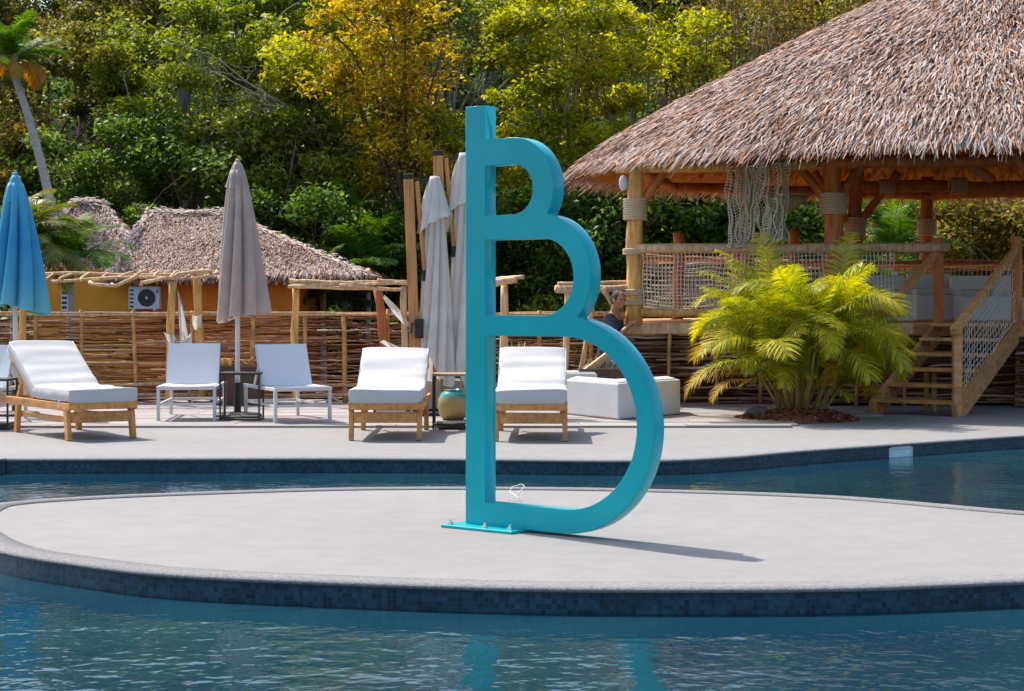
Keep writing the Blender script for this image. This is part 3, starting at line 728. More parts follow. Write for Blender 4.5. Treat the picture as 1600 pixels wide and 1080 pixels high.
def cantilever(loc, rz, H, label, seed, cdx, ctop, chem):
    t = thing('cantilever_parasol', loc, rz, label, 'parasol', 'folded white cantilever parasols')
    b = MB(); b.box((0, 0, .04), (1.0, .10, .06)); b.box((0, 0, .04), (.10, 1.0, .06)); b.build('base_cross', 'black_metal', t)
    for sx in (-1, 1):
        for sy in (-1, 1): MB().box((sx*.27, sy*.27, .035), (.40, .40, .07)).build('base_slab', 'dark_base', t, bevel=.008)
    lean = -.10
    MB().bar((0, 0, .05), (lean, 0, H), .115, .15, (0, 1, 0)).build('pole', 'teak_pole', t, bevel=.006)
    MB().bar((lean, 0, H), (lean-.002, 0, H+.06), .125, .16, (0, 1, 0)).build('pole_cap', 'black_metal', t, bevel=.006)
    MB().bar((lean+.095, -.01, H-.03), (cdx*.42, -.01, H-1.05), .05, .09, (0, 1, 0)).build('arm', 'teak_pole', t, bevel=.005)
    MB().bar((cdx*.42, -.01, H-1.04), (cdx*.44, -.01, H-1.16), .06, .10, (0, 1, 0)).build('arm_end', 'black_metal', t)
    MB().box((.02, -.10, 1.0), (.10, .12, .22)).build('crank_box', 'black_metal', t, bevel=.01)
    hd = MB(); hd.tube([(.02, -.16, 1.02), (-.06, -.2, 1.06), (-.07, -.2, .95)], .014, 8); hd.build('crank_handle', 'black_metal', t)
    MB().tube([(cdx, 0, chem-.1), (cdx, 0, ctop-.02)], .024, 10).build('mast', 'teak_pole', t)
    MB().bar((lean, 0, H-.06), (cdx, 0, ctop-.02), .04, .05).build('top_link', 'black_metal', t)
    cn = closed_canopy(chem, ctop, .06, .23, 9, seed, .24, .02, .9, 34, 168, .55); cn.v[0][:, 0] += cdx
    c = cn.build('canopy', 'canvas_white', t, smooth=True)
    cn = closed_canopy(ctop-.55, ctop+.015, .05, .205, 7, seed+5, .14, .0, .3, 12, 112, .25); cn.v[0][:, 0] += cdx
    cn.build('canopy_flap', 'canvas_white', c, smooth=True)
    return t
cantilever(P(652, 650), R(3), 2.70, 'folded white cantilever parasol with leaning wooden mast, the shorter of the two', 21, .20, 2.72, .50)
cantilever(P(697, 650)+Vector((0, .15, 0)), R(2), 2.98, 'folded white cantilever parasol with a pale canopy, the taller of the two', 33, .20, 3.0, .42)

# ------------------------------------------------------------------ woven fence
random.seed(21)
FY = 22.78; FT = 1.15
def woven(mb, xa, xb, z0, z1, fy, posts, step=.026, amp=.030, dirv=None, r=(.007, .0135)):
    """interlaced sticks between posts (x positions along the run); dirv turns the run"""
    z = z0+.015; row = 0
    O = Vector((xa, fy, 0)) if dirv is None else Vector(fy); dv = Vector((1, 0, 0)) if dirv is None else Vector(dirv); nv = Vector((dv.y, -dv.x, 0))
    while z < z1:
        x = xa-random.uniform(0, .5)
        while x < xb:
            L = random.uniform(.5, 1.5); e = min(x+L, xb+random.uniform(-.05, .05)); x_ = max(x, xa-.03)
            if e-x_ > .15:
                k = max(4, int((e-x_)/.14)); rr = random.uniform(*r); pts = []; zz = z+random.uniform(-.012, .012)
                for i in range(k+1):
                    u = x_+(e-x_)*i/k
                    ph = 0
                    for j in range(len(posts)-1):
                        if posts[j] <= u <= posts[j+1] or j == len(posts)-2:
                            ph = (j+(u-posts[j])/(posts[j+1]-posts[j])); break
                    off = amp*math.cos(math.pi*(ph+row))+random.uniform(-.006, .006)
                    p = (O+dv*(u-xa))+nv*off
                    pts.append((p.x, p.y, zz+.018*mnoise.noise(Vector((u*4.1, z*9, row)))+random.uniform(-.007, .007)))
                mb.tube(pts, [rr*random.uniform(.75, 1.1) for _ in pts], 5, rnd=min(1, max(0, random.gauss(.45, .3))))
            x = e+random.uniform(-.12, .02) if e < xb-.05 else xb+1
        z += step*random.uniform(.8, 1.15); row += 1
ft = thing('woven_fence', (-5.5, FY, 0), 0, 'woven brown stick fence with upright stakes running behind the loungers', 'fence')
px = [-560, -470, -380, -300, -210, -120, -40, 58, 130, 214, 300, 395, 478, 541, 608, 690, 765, 845, 925, 977]
posts = [(p-800)/2800*FY for p in px]
mb = MB(); woven(mb, posts[0], posts[-1], .02, FT, FY, posts); mb.build('woven_sticks', 'stick', ft, world=True, rnd=True, kind='stuff', smooth=True)
for i, x in enumerate(posts):
    mb = MB(); lean = random.uniform(-.05, .05); h = FT+random.uniform(.0, .07)
    log(mb, (x+lean*.4-.02, FY-.03, 0), (x-lean, FY-.035, h), random.uniform(.026, .036), 6, .015, i, 7, .85); mb.build('stake', 'stake', ft, world=True, smooth=True)
mb = MB(); 
for k, (z, r_) in enumerate(((FT-.01, .018), (FT+.012, .014), (.25, .024), (.12, .026))):
    log(mb, (posts[0], FY-.05, z), (posts[-1], FY-.05, z), r_, 40, .02, k+3, 6)
mb.build('binding_pole', 'log_pale', ft, world=True, smooth=True, kind='stuff')

# ------------------------------------------------------------------ stick pergolas
def pole_part(t, a, b, r, seed, mt='log_pale', name='post', amp=.025, taper=.85):
    mb = MB(); log(mb, a, b, r, 9, amp, seed, 9, taper); return mb.build(name, mt, t, world=True, smooth=True)
def cloth_strip(t, pts, w, name='cloth', drop=(0, 0, 0), seed=0):
    mb = MB(); V = []; n = len(pts)
    for i, p in enumerate(pts):
        p = Vector(p); ww = w[i]
        for k in range(5):
            x = (k/4-.5)*ww; V.append(p+Vector((x, .03*math.sin(k*1.9+i*1.3+seed), .02*math.sin(k+seed+i))))
    mb.add(V, [(i*5+k, i*5+k+1, (i+1)*5+k+1, (i+1)*5+k) for i in range(n-1) for k in range(4)])
    return mb.build(name, 'canvas_white', t, world=True, smooth=True)
d = 22.2
t = thing('stick_pergola', D(200, 632, d), 0, 'stick pergola with crooked branches and a taut white cloth, before the orange hut', 'pergola')
pole_part(t, D(264, 625, d), D(270, 440, d), .055, 1, 'log_tan'); pole_part(t, D(318, 622, d+.35), D(307, 428, d+.35), .06, 2, 'log_tan')
pole_part(t, D(34, 622, d+.35), D(36, 432, d+.35), .05, 4, 'log_tan')
pole_part(t, D(80, 440, d-.02), D(335, 432, d-.02), .02, 5, name='beam', amp=.05); pole_part(t, D(25, 430, d+.3), D(345, 427, d+.33), .02, 6, name='beam', amp=.05)
random.seed(4)
for i, x in enumerate(range(70, 335, 27)):
    yb = 441-6*(x-80)/250
    pole_part(t, D(x+random.uniform(-5, 5), yb-1, d-.06), D(x+random.uniform(14, 34), yb-13, d+.32), random.uniform(.013, .019), i+10, name='branch', amp=.07)
for i, (a, b, c_, e) in enumerate(((140, 441, 175, 444), (172, 446, 215, 431), (220, 446, 262, 434), (268, 436, 330, 428))):
    pole_part(t, D(a, b, d-.09), D(c_, e, d-.1), .024, i+30, name='branch', amp=.09)
cloth_strip(t, [D(278, 455, d-.06), D(282, 480, d-.07), D(286, 510, d-.08), D(290, 545, d-.09)], [.01, .06, .09, .12], seed=1)
cloth_strip(t, [D(263, 521, d-.08), D(268, 530, d-.09), D(270, 540, d-.09)], [.13, .11, .05], seed=2)
cloth_strip(t, [D(308, 492, d+.25), D(308, 504, d+.25), D(309, 514, d+.25)], [.12, .11, .07], seed=3)
cloth_strip(t, [D(299, 520, d-.1), D(293, 534, d-.1), D(286, 546, d-.1)], [.02, .10, .22], seed=4)
t = thing('stick_pergola', D(545, 632, d), 0, 'stick pergola of bleached poles between the orange hut and the cantilever parasols', 'pergola')
pole_part(t, D(462, 625, d), D(462, 448, d), .05, 41, 'log_tan'); pole_part(t, D(632, 625, d), D(631, 447, d), .045, 42, 'log_pale')
pole_part(t, D(612, 620, d+.3), D(590, 452, d+.3), .065, 43, 'log_red')
for i, (a, b, c_, e) in enumerate(((452, 441, 640, 444), (455, 446, 640, 440), (450, 448, 610, 452), (452, 438, 560, 444), (530, 446, 634, 452), (590, 438, 645, 441))):
    pole_part(t, D(a, b, d-.03-.03*(i % 3)), D(c_, e, d-.03+.05*(i % 3)), .024, 50+i, 'log_pale', 'beam', .03)
cloth_strip(t, [D(600, 463, d-.05), D(612, 476, d-.05), D(624, 492, d-.05), D(634, 508, d-.05)], [.03, .10, .14, .08], seed=5)
cloth_strip(t, [D(600, 534, d-.1), D(612, 540, d-.1), D(624, 548, d-.1)], [.10, .20, .22], seed=6)
t = thing('stick_pergola', D(840, 632, d), 0, 'stick pergola of pale logs next to the thatched bar', 'pergola')
pole_part(t, D(790, 625, d), D(788, 446, d), .055, 61, 'log_pale'); pole_part(t, D(880, 620, d+.02), D(888, 452, d+.02), .048, 62, 'log_pale')
pole_part(t, D(770, 443, d-.08), D(808, 437, d-.1), .05, 63, 'log_pale', 'beam', .01); pole_part(t, D(775, 437, d+.1), D(818, 433, d-.1), .03, 64, 'log_pale', 'beam', .01)
pole_part(t, D(868, 452, d-.05), D(1010, 449, d+.25), .05, 65, 'log_pale', 'beam', .02); pole_part(t, D(872, 444, d-.02), D(1005, 440, d+.3), .03, 66, 'log_pale', 'beam', .02)
pole_part(t, D(942, 450, d+.05), D(972, 500, d+.1), .035, 67, 'log_pale', 'brace', .01)
pole_part(t, D(900, 630, d+.28), D(930, 452, d+.28), .04, 68, 'log_pale', 'post', .02)

# ------------------------------------------------------------------ thatch
def thatch(samples, nrm, down, L, w, seed, spread=.35, lift=.05, two=True):
    """free strips lying on a roof: samples (n,3), normals, downslope directions"""
    rg = np.random.RandomState(seed); n = len(samples)
    side = np.cross(nrm, down); a = rg.normal(0, spread, (n, 1))
    d = down*np.cos(a)+side*np.sin(a); s = np.cross(nrm, d)
    Ls = L*rg.uniform(.55, 1.35, (n, 1)); ws = w*rg.uniform(.5, 1.3, (n, 1)); li = lift*rg.uniform(.1, 1.3, (n, 1))
    tw = rg.normal(0, .35, (n, 1)); s2 = s*np.cos(tw)+nrm*np.sin(tw)
    p0 = samples+nrm*.005; p1 = p0+d*Ls*.55+nrm*li*.9; p2 = p0+d*Ls+nrm*li*rg.uniform(.1, 1.2, (n, 1))
    q1 = np.stack([p0-s*ws*.5, p0+s*ws*.5, p1+s2*ws*.5, p1-s2*ws*.5], 1); q2 = np.stack([p1-s2*ws*.5, p1+s2*ws*.5, p2+s2*ws*.16, p2-s2*ws*.16], 1)
    r_ = np.clip(rg.normal(.5, .28, n), 0, 1); patch = np.array([mnoise.noise(Vector(p*1.3)) for p in samples.tolist()] if False else [mnoise.noise(Vector(p)*1.1) for p in samples.tolist()])
    r_ = np.clip(r_+patch*.35, 0, .98); r_[rg.rand(n) < .06] = 1.0
    return np.concatenate([q1, q2]), np.concatenate([r_, r_])
def cone_roof(t, c, Rr, z0, z1, n, seed, L, w, name='thatch', ky=.80):
    sq = lambda V_: V_*np.array([1, ky, 1])+np.array([0, c[1]*(1-ky), 0])
    H = z1-z0; rg = np.random.RandomState(seed)
    prof = lambda s: z0+H*(s+.14*s*(1-s))-.09*math.exp(-s/.06)        # s=0 eave .. 1 apex, gently bellied
    ss_ = (0, .02, .1, .25, .45, .65, .85, .995); mb = MB(); mb.lathe([(Rr*(1-s)*.985, prof(s)-.02) for s in ss_]+[(Rr*(1-s)*.97, prof(s)-.12) for s in ss_[::-1]], 72, (c[0], c[1], 0)); mb.f = mb.f[:-2]; mb.r = mb.r[:-2]
    mb.f += [(15*72+k, 15*72+(k+1) % 72, (k+1) % 72, k) for k in range(72)]; mb.r += [.5]*72; mb.v[0] = sq(mb.v[0]); o = mb.build('roof_shell', 'shell_straw', t, world=True, smooth=False)
    a = rg.uniform(0, 2*np.pi, n); s = 1-np.sqrt(rg.uniform(0, 1, n)); s = (np.floor(s*22)+rg.uniform(0, 1, n)**1.7)/22+rg.normal(0, .004, n); s = np.clip(s, 0, .999)
    r_ = Rr*(1-s); z = z0+H*(s+.14*s*(1-s))-.09*np.exp(-s/.06); slope = np.arctan2(H*(1+.14*(1-2*s))+1.5*np.exp(-s/.06), Rr)
    P_ = np.stack([c[0]+r_*np.cos(a), c[1]+r_*np.sin(a), z], 1)
    out = np.stack([np.cos(a), np.sin(a), 0*a], 1); up = np.array([[0, 0, 1.]])
    nr = out*np.sin(slope)[:, None]+up*np.cos(slope)[:, None]; dn = out*np.cos(slope)[:, None]-up*np.sin(slope)[:, None]
    V, rr = thatch(P_, nr, dn, L, w, seed, .2, .045)
    # eave fringe
    k = int(Rr*520); a = rg.uniform(0, 2*np.pi, k); out = np.stack([np.cos(a), np.sin(a), 0*a], 1)
    jit = rg.uniform(-.3, .05, (k, 1)); P_ = np.array([[c[0], c[1], z0-.08]])+out*(Rr+jit); P_[:, 2] += -jit[:, 0]*H/Rr
    dn = out*rg.uniform(.35, .9, (k, 1))-up*rg.uniform(.45, .9, (k, 1)); dn /= np.linalg.norm(dn, axis=1)[:, None]
    nr = np.cross(np.cross(dn, out), dn); nr = out-dn*np.sum(out*dn, 1)[:, None]; nr /= np.linalg.norm(nr, axis=1)[:, None]
    V2, r2 = thatch(P_, nr, dn, L*.85, w*1.0, seed+1, .3, .02)
    me = quads_mesh(name, sq(np.concatenate([V, V2]))-np.array(t.location), np.concatenate([rr, r2])); finish(name, me, 'thatch_grey', t, kind='stuff')
    k = int(Rr*420); a = rg.uniform(0, 2*np.pi, k); out = np.stack([np.cos(a), np.sin(a), 0*a], 1)
    P_ = np.array([[c[0], c[1], z0-.02]])+out*(Rr-rg.uniform(.03, .5, (k, 1))); P_[:, 2] += (Rr-np.hypot(P_[:, 0]-c[0], P_[:, 1]-c[1]))*H/Rr-.03
    dn = out*rg.uniform(-.1, .5, (k, 1))-up; dn /= np.linalg.norm(dn, axis=1)[:, None]; nr = out-dn*np.sum(out*dn, 1)[:, None]; nr /= np.linalg.norm(nr, axis=1)[:, None]
    V3, r3 = thatch(P_, nr, dn, L*.62, w*.8, seed+2, .2, .015)
    me = quads_mesh('inner_fringe', sq(V3)-np.array(t.location), r3); finish('inner_fringe', me, 'thatch_straw', t, kind='stuff')
    return H, prof
def under_thatch(t, c, Rr, z0, H, n, seed, L, w):
    """straw ends hanging on the inside of the roof"""
    rg = np.random.RandomState(seed); a = rg.uniform(0, 2*np.pi, n); s = rg.uniform(.02, .75, n); r_ = Rr*(1-s)*.965; z = z0+H*(s+.10*s*(1-s))-.13
    P_ = np.stack([c[0]+r_*np.cos(a), c[1]+r_*np.sin(a), z], 1); out = np.stack([np.cos(a), np.sin(a), 0*a], 1); up = np.array([[0, 0, 1.]]); sl_ = math.atan2(H, Rr)
    V, r2 = thatch(P_, -(out*math.sin(sl_)+up*math.cos(sl_)), out*math.cos(sl_)-up*math.sin(sl_), L, w, seed, .25, .05)
    V[:, :, 1] = c[1]+(V[:, :, 1]-c[1])*.80; finish('inner_straw', quads_mesh('inner_straw', V-np.array(t.location), r2), 'thatch_straw', t, kind='stuff')
mat('shell_straw', (.50, .25, .075), .9, .3, 20, .8, 50)

# ------------------------------------------------------------------ the orange hut
HD = 38.0
ht = thing('thatched_hut', D(330, 520, HD)+Vector((0, 0, GZ-D(330, 520, HD).z)), 0, 'small orange walled hut with a grey thatched hip roof', 'house')
def facet_thatch(polys, n_per, L, w, seed):
    Vs = []; Rs = []; rg = np.random.RandomState(seed)
    for poly in polys:
        poly = [np.array(p) for p in poly]; tris = [(poly[0], poly[i], poly[i+1]) for i in range(1, len(poly)-1)]
        for A, B, C in tris:
            nr = np.cross(B-A, C-A); area = np.linalg.norm(nr)/2; nr = nr/np.linalg.norm(nr)
            if nr[2] < 0: nr = -nr
            n = int(n_per*area); u, v = rg.rand(n), rg.rand(n); m_ = u+v > 1; u[m_], v[m_] = 1-u[m_], 1-v[m_]
            P_ = A+u[:, None]*(B-A)+v[:, None]*(C-A); dn = nr*nr[2]-np.array([0, 0, 1.]); dn /= np.linalg.norm(dn)
            V, r_ = thatch(P_, np.tile(nr, (n, 1)), np.tile(dn, (n, 1)), L, w, seed, .4, .035); Vs.append(V); Rs.append(r_)
    return np.concatenate(Vs), np.concatenate(Rs)
def hip(fl, fr, dep, rl, rr_, ez):
    """front-left/right eave X, depth, ridge ends (X), heights -> facets"""
    y0 = HD-.42; y1 = y0+dep; ym = (y0+y1)/2; rz_ = rl[1]
    A, B, C_, E = (fl, y0, ez), (fr, y0, ez), (fr, y1, ez), (fl, y1, ez); G, H_ = (rl[0], ym, rl[1]), (rr_[0], ym, rr_[1])
    return [(A, B, H_, G), (B, C_, H_), (C_, E, G, H_), (E, A, G)]
ez = D(0, 431, HD-.5).z+.02
X = lambda p, d=HD: (p-800)/2800*d
def roof_obj(facets, seed, name, dens=1500):
    mb = MB()
    for f in facets: mb.add(f, [tuple(range(len(f)))])
    shell = mb.build('roof_shell', 'shell_straw', ht, world=True)
    V, r_ = facet_thatch(facets, dens, .16, .024, seed)
    # eave fringe + hip caps
    Vs, Rs = [V], [r_]
    A, B = np.array(facets[0][0]), np.array(facets[0][1])
    for a, b, n in ((facets[0][0], facets[0][1], 1300), (facets[1][0], facets[1][1], 500), (facets[3][0], facets[3][1], 500)):
        a, b = np.array(a), np.array(b); rg = np.random.RandomState(seed+7); P_ = a+rg.rand(n, 1)*(b-a)+rg.normal(0, .05, (n, 3)); o = np.cross(b-a, [0, 0, 1.]); o /= np.linalg.norm(o)
        dn = o*.55-np.array([0, 0, 1.])*rg.uniform(.4, 1.0, (n, 1)); dn /= np.linalg.norm(dn, axis=1)[:, None]; nr = o-dn*np.sum(o*dn, 1)[:, None]; nr /= np.linalg.norm(nr, axis=1)[:, None]
        V, r_ = thatch(P_, nr, dn, .17, .03, seed+9, .3, .03); Vs.append(V); Rs.append(r_)
    for a, b in ((facets[0][0], facets[0][3]), (facets[0][3], facets[0][2]), (facets[0][1], facets[0][2])):
        a, b = np.array(a), np.array(b); n = 900; rg = np.random.RandomState(seed+3); P_ = a+rg.rand(n, 1)*(b-a)+rg.normal(0, .05, (n, 3)); P_[:, 2] -= .01
        dn = (a-b)/np.linalg.norm(a-b); dn = dn*(-np.sign(dn[2]) if abs(dn[2]) > .05 else 1); dn = np.tile(dn, (n, 1)); nr = np.tile(np.array([0, -.45, .89]), (n, 1)); nr = nr-dn*np.sum(nr*dn, 1)[:, None]; nr /= np.linalg.norm(nr, axis=1)[:, None]
        V, r_ = thatch(P_, nr, dn, .15, .03, seed+4, .4, .012); Vs.append(V); Rs.append(np.clip(r_*.4+.55, 0, .95))
    me = quads_mesh(name, np.concatenate(Vs)-np.array(ht.location), np.concatenate(Rs)); finish(name, me, 'thatch_grey', ht, kind='stuff')
roof_obj(hip(X(176), X(576), 5.2, (X(203), D(0, 333, HD+2).z), (X(322), D(0, 334, HD+2).z), ez), 71, 'roof_thatch')
wing = [tuple(np.array(p)+np.array([0, 1.2, 0])) for f in hip(X(20), X(230), 4.0, (X(62), D(0, 318, HD+3.2).z), (X(112), D(0, 322, HD+3.2).z), ez) for p in f]
it = iter(wing); wf = [tuple(next(it) for _ in f) for f in hip(X(20), X(230), 4.0, (0, 1), (1, 1), ez)]
roof_obj(wf, 77, 'wing_roof_thatch', 900)
def wallbox(x0, x1, y0, y1, mt, label):
    MB().box(((x0+x1)/2, (y0+y1)/2, (GZ+ez+.12)/2), (x1-x0, y1-y0, ez+.12-GZ)).build('wall', mt, ht, world=True, label=label)
wallbox(X(204), X(466), HD, HD+4.0, 'wall_orange', 'orange red plastered wall'); wallbox(X(60), X(204)-.003, HD+.01, HD+4.0, 'wall_ochre', 'ochre plastered wall')
vb = MB().box(D(103, 473, HD)+Vector((0, -.01, 0)), (.19, .06, .46)).build('louvre_vent', 'plastic_white', ht, world=True)
for k in range(5): MB().box(D(103, 458+k*7.5, HD)+Vector((0, -.045, 0)), (.15, .02, .05)).build('slot', 'vent_dark', vb, world=True)
rf = MB()
for k in range(16): 
    x = X(180)+k*(X(575)-X(180))/15; rf.bar((x, HD-.38, ez-.05), (x, HD+.1, ez+.12), .07, .07)
rf.build('rafter', 'log_tan', ht, world=True); MB().bar((X(178), HD-.3, ez-.04), (X(580), HD-.3, ez-.04), .08, .1).build('eave_beam', 'log_tan', ht, world=True)
ac = thing('air_conditioner', D(230, 484, HD)+Vector((0, -.2, 0)), 0, 'white air conditioning unit with a round fan on the orange wall', 'air conditioner')
MB().box((0, 0, .25), (.65, .26, .48)).build('casing', 'grey_metal', ac, bevel=.012)
mb = MB()
for r_ in (.175, .12, .065): mb.tube([(.055+r_*math.cos(a), -.142, .25+r_*math.sin(a)) for a in [2*math.pi*k/28 for k in range(29)]], .003, 4, cap=False)
for k in range(8): mb.bar((.055, -.142, .25), (.055+.18*math.cos(k*math.pi/4+.2), -.142, .25+.18*math.sin(k*math.pi/4+.2)), .006, .006, (0, 1, 0))
mb.build('fan_grille', 'vent_dark', ac)
MB().tube([(.055, -.131, .25), (.055, -.137, .25)], .185, 30).build('fan_opening', 'vent_dark', ac)
MB().tube([(.055, -.139, .25), (.055, -.148, .25)], .03, 14).build('fan_hub', 'plastic_white', ac)
for k in range(5): MB().box((-.26, -.134, .07+k*.085), (.08, .012, .035)).build('louvre', 'vent_dark', ac)
for k in range(3): MB().box((.275, -.134, .36+k*.025), (.06, .01, .012)).build('badge_line', 'vent_dark', ac)
for sx in (-1, 1): MB().box((sx*.22, .03, -.005), (.05, .34, .03)).build('bracket', 'grey_metal', ac)

# ------------------------------------------------------------------ thatched bar pavilion
random.seed(31)
PF = 22.4; PZ = 1.04; RC = (6.9, 24.5); RR = 6.0; RZ0, RZ1 = 3.23, 6.25
bar = thing('thatched_bar', (RC[0], RC[1], 0), 0, 'raised open bar pavilion on log posts under a huge round thatched roof', 'pavilion')
cone_roof(bar, RC, RR, RZ0, RZ1, 95000, 51, .36, .02); under_thatch(bar, RC, RR, RZ0, RZ1-RZ0, 16000, 57, .32, .035)
plat = [(1.42, PF), (5.32, PF), (6.15, PF-.58), (9.6, 20.6), (12.2, 24), (11, 29), (3.2, 29), (1.42, 27)]
fl = MB().prism(plat, PZ-.16, PZ-.03).build('floor_frame', 'stair_wood', bar, world=True)
y = PF+.0; k = 0
while y < 28.9:
    x0 = 1.42+max(0, (y-27)*.89); x1 = 11.5
    MB().box(((x0+x1)/2, y+.14, PZ-.014), (x1-x0, .272, .03)).build('floor_board', 'stair_wood', fl, world=True); y += .28
mb = MB(); mb.bar((1.40, PF-.02, PZ-.07), (5.0, PF-.02, PZ-.07), .05, .13); mb.build('edge_board', 'log_pale', bar, world=True)
# woven skirt
posts = [1.42, 1.95, 2.55, 3.1, 3.7, 4.3, 4.9, 5.6, 6.3]
mb = MB(); woven(mb, 1.42, 6.4, .03, PZ-.12, PF+.03, posts, .032, .025, None, (.011, .021)); mb.build('woven_skirt', 'stick', bar, world=True, rnd=True, kind='stuff', smooth=True)
mb = MB(); woven(mb, 0, 3.6, .03, PZ-.12, (6.17, PF-.54, 0), [0, .6, 1.2, 1.8, 2.4, 3.0, 3.6], .032, .025, Vector((3.45, -1.22, 0)).normalized(), (.011, .021)); mb.build('woven_skirt', 'stick', bar, world=True, rnd=True, kind='stuff', smooth=True)
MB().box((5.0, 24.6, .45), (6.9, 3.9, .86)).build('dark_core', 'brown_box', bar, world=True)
for x in posts[1:]:
    mb = MB(); log(mb, (x, PF-.02, 0), (x+.02, PF-.02, PZ-.1), .024, 5, .01, int(x*10), 7); mb.build('skirt_stake', 'stake', bar, world=True, smooth=True)
# posts with rope wraps and braces
def bpost(x, y, r, ztop, wz, seed, mt='log_tan', braces=((-1, .25), (1, .25)), wr=True, z0=PZ-.02):
    mb = MB(); log(mb, (x, y, z0), (x+.03, y, ztop), r, 12, .035, seed, 12, .82); p = mb.build('post', mt, bar, world=True, smooth=True)
    if wr:
        mb = MB(); wrap(mb, (x+.02, y), r*1.22, wz-.13, wz+.13, .017); mb.build('rope_wrap', 'rope', p, world=True, smooth=True)
    for s, o in braces:
        mb = MB(); log(mb, (x+s*.06, y-.03, wz+.02), (x+s*.62, y+o, min(RZ0+.28, wz+.78)), .06, 5, .01, seed+3, 9, .9); mb.build('brace', 'log_red', bar, world=True, smooth=True)
    return p
p1 = bpost(X(990, PF), PF, .115, 3.06, 2.47, 1, 'log_tan', ((1, .1),))
for z in (1.93, 1.42, 1.3):
    mb = MB(); wrap(mb, (X(991, PF), PF), .135, z-.025, z+.03, .014); mb.build('rope_wrap', 'rope', p1, world=True, smooth=True)
dsk = MB(); dsk.lathe([(.001, 0), (.085, .0), (.095, .02), (.085, .04), (.05, .055), (.001, .057)], 24)
V = dsk.v[0].copy(); c = D(974, 286, PF-.13); dsk.v[0] = np.stack([V[:, 0]*.6+c.x, -V[:, 2]+c.y+.02, V[:, 1]*1.05+c.z], 1)
dsk.build('round_lamp', 'plastic_white', p1, world=True, smooth=True)
bpost(X(1299, PF), PF, .135, 3.3, 2.54, 2, 'log_red')
bpost(X(1334, 26.4), 26.4, .12, 3.6, 2.42, 3, 'log_red', ((1, -.2), (-1, -.2)))
bpost(X(1168, 24.0), 24.0, .10, 3.6, 2.75, 4, 'log_red', ((1, .1), (-1, .1)))
bpost(6.62, 21.8, .13, 3.3, 2.5, 5, 'log_red', ((-1, .1),)); bpost(9.3, 21.0, .13, 3.3, 2.5, 9, 'log_red', ()); bpost(10.4, 26, .13, 3.4, 2.5, 6, 'log_red', ()); bpost(6.6, 28.6, .12, 3.3, 2.5, 8, 'log_red', ())
def blog(a, b, r, seed, name='beam', mt='log_red', amp=.03):
    mb = MB(); log(mb, a, b, r, 9, amp, seed, 9); return mb.build(name, mt, bar, world=True, smooth=True)
blog((1.3, PF, 2.98), (4.1, PF, 3.02), .07, 11, mt='log_tan'); blog((3.8, PF, 3.03), (8.5, 21.5, 3.04), .08, 12); blog((3.8, PF-.1, 3.2), (8.4, 21.4, 3.22), .06, 13)
blog((4.6, 26.4, 3.0), (10.4, 25.9, 2.95), .09, 14); blog((1.5, PF, 3.0), (2.4, 26.6, 2.98), .07, 15); blog((2.3, 26.6, 3.0), (6.7, 28.6, 3.0), .08, 16); blog((6.6, 28.6, 3.0), (10.5, 26, 3.0), .08, 17)
blog((5.8, 22.6, 3.0), (7.0, 26.2, 3.1), .07, 18); blog((8.2, 21.6, 3.05), (10.4, 26, 3.0), .08, 19)

for k in range(22):     # rafters
    a = 2*math.pi*k/22+.1; o = Vector((math.cos(a), math.sin(a), 0)); mb = MB()
    mb.tube([Vector((RC[0], RC[1], 0))+Vector((o.x, o.y*.8, 0))*(RR*.97)+Vector((0, 0, RZ0-.01)), Vector((RC[0], RC[1], 0))+o*.3+Vector((0, 0, RZ1-.18))], .045, 6); mb.build('rafter', 'log_tan', bar, world=True, smooth=True)
for (x, y, s) in ((X(1400, 25.6), 26.3, 1), (X(1552, 24.0), 25.9, 2)):
    mb = MB()
    for k in range(9): mb.tube([(x-.10+k*.026, y+.115*math.sin(a), 2.98+.115*math.cos(a)) for a in [2*math.pi*i/12 for i in range(13)]], .014, 5, cap=False)
    mb.build('rope_wrap', 'rope', bar, world=True, smooth=True)
# rails
blog((X(992, PF), PF-.10, 1.965), (X(1480, PF), PF-.10, 1.985), .062, 31, 'hand_rail', 'log_pale', .02)
blog((X(1000, PF), PF-.08, 1.17), (4.9, PF-.08, 1.16), .05, 32, 'lower_rail', 'log_tan', .02)
blog((3.4, 28.5, 1.9), (10.5, 28.3, 1.9), .07, 33, 'hand_rail', 'log_red', .03)
blog((1.85, 26.7, 1.95), (3.4, 28.5, 1.95), .06, 34, 'hand_rail', 'log_red', .03)
for px_, y_, zt in ((1058, 26.5, 2.32), (1240, 27.4, 2.4), (1465, 26.5, 2.1), (1150, 28.2, 2.2)): blog((X(px_, y_), y_, PZ-.02), (X(px_, y_)+.02, y_, zt), .085, px_, 'rail_post', 'log_red')
def net(name, p00, p10, p01, p11, nx, ny, sag=.03, r=.0065, seed=0, drape=0, mt='net_rope'):
    """knotted net; p00 bottom-left, p10 bottom-right, p01 top-left, p11 top-right"""
    p00, p10, p01, p11 = map(Vector, (p00, p10, p01, p11)); mb = MB()
    def pt(u, v):
        p = p00.lerp(p10, u).lerp(p01.lerp(p11, u), v)
        w_ = Vector(mnoise.noise_vector(Vector((u*5+seed, v*4, seed))))
        return p+w_*sag+Vector((0, drape*math.sin(u*19+seed), 0))-Vector((0, 0, sag*1.4*math.sin(v*math.pi)*abs(math.sin(u*7+seed))))
    for i in range(nx+1): mb.tube([pt(i/nx, j/ny) for j in range(ny+1)], r, 3, cap=False)
    for j in range(ny+1): mb.tube([pt(i/nx, j/ny) for i in range(nx+1)], r*(1.9 if j in (0, ny) else 1), 3, cap=False)
    return mb.build(name, mt, bar, world=True)
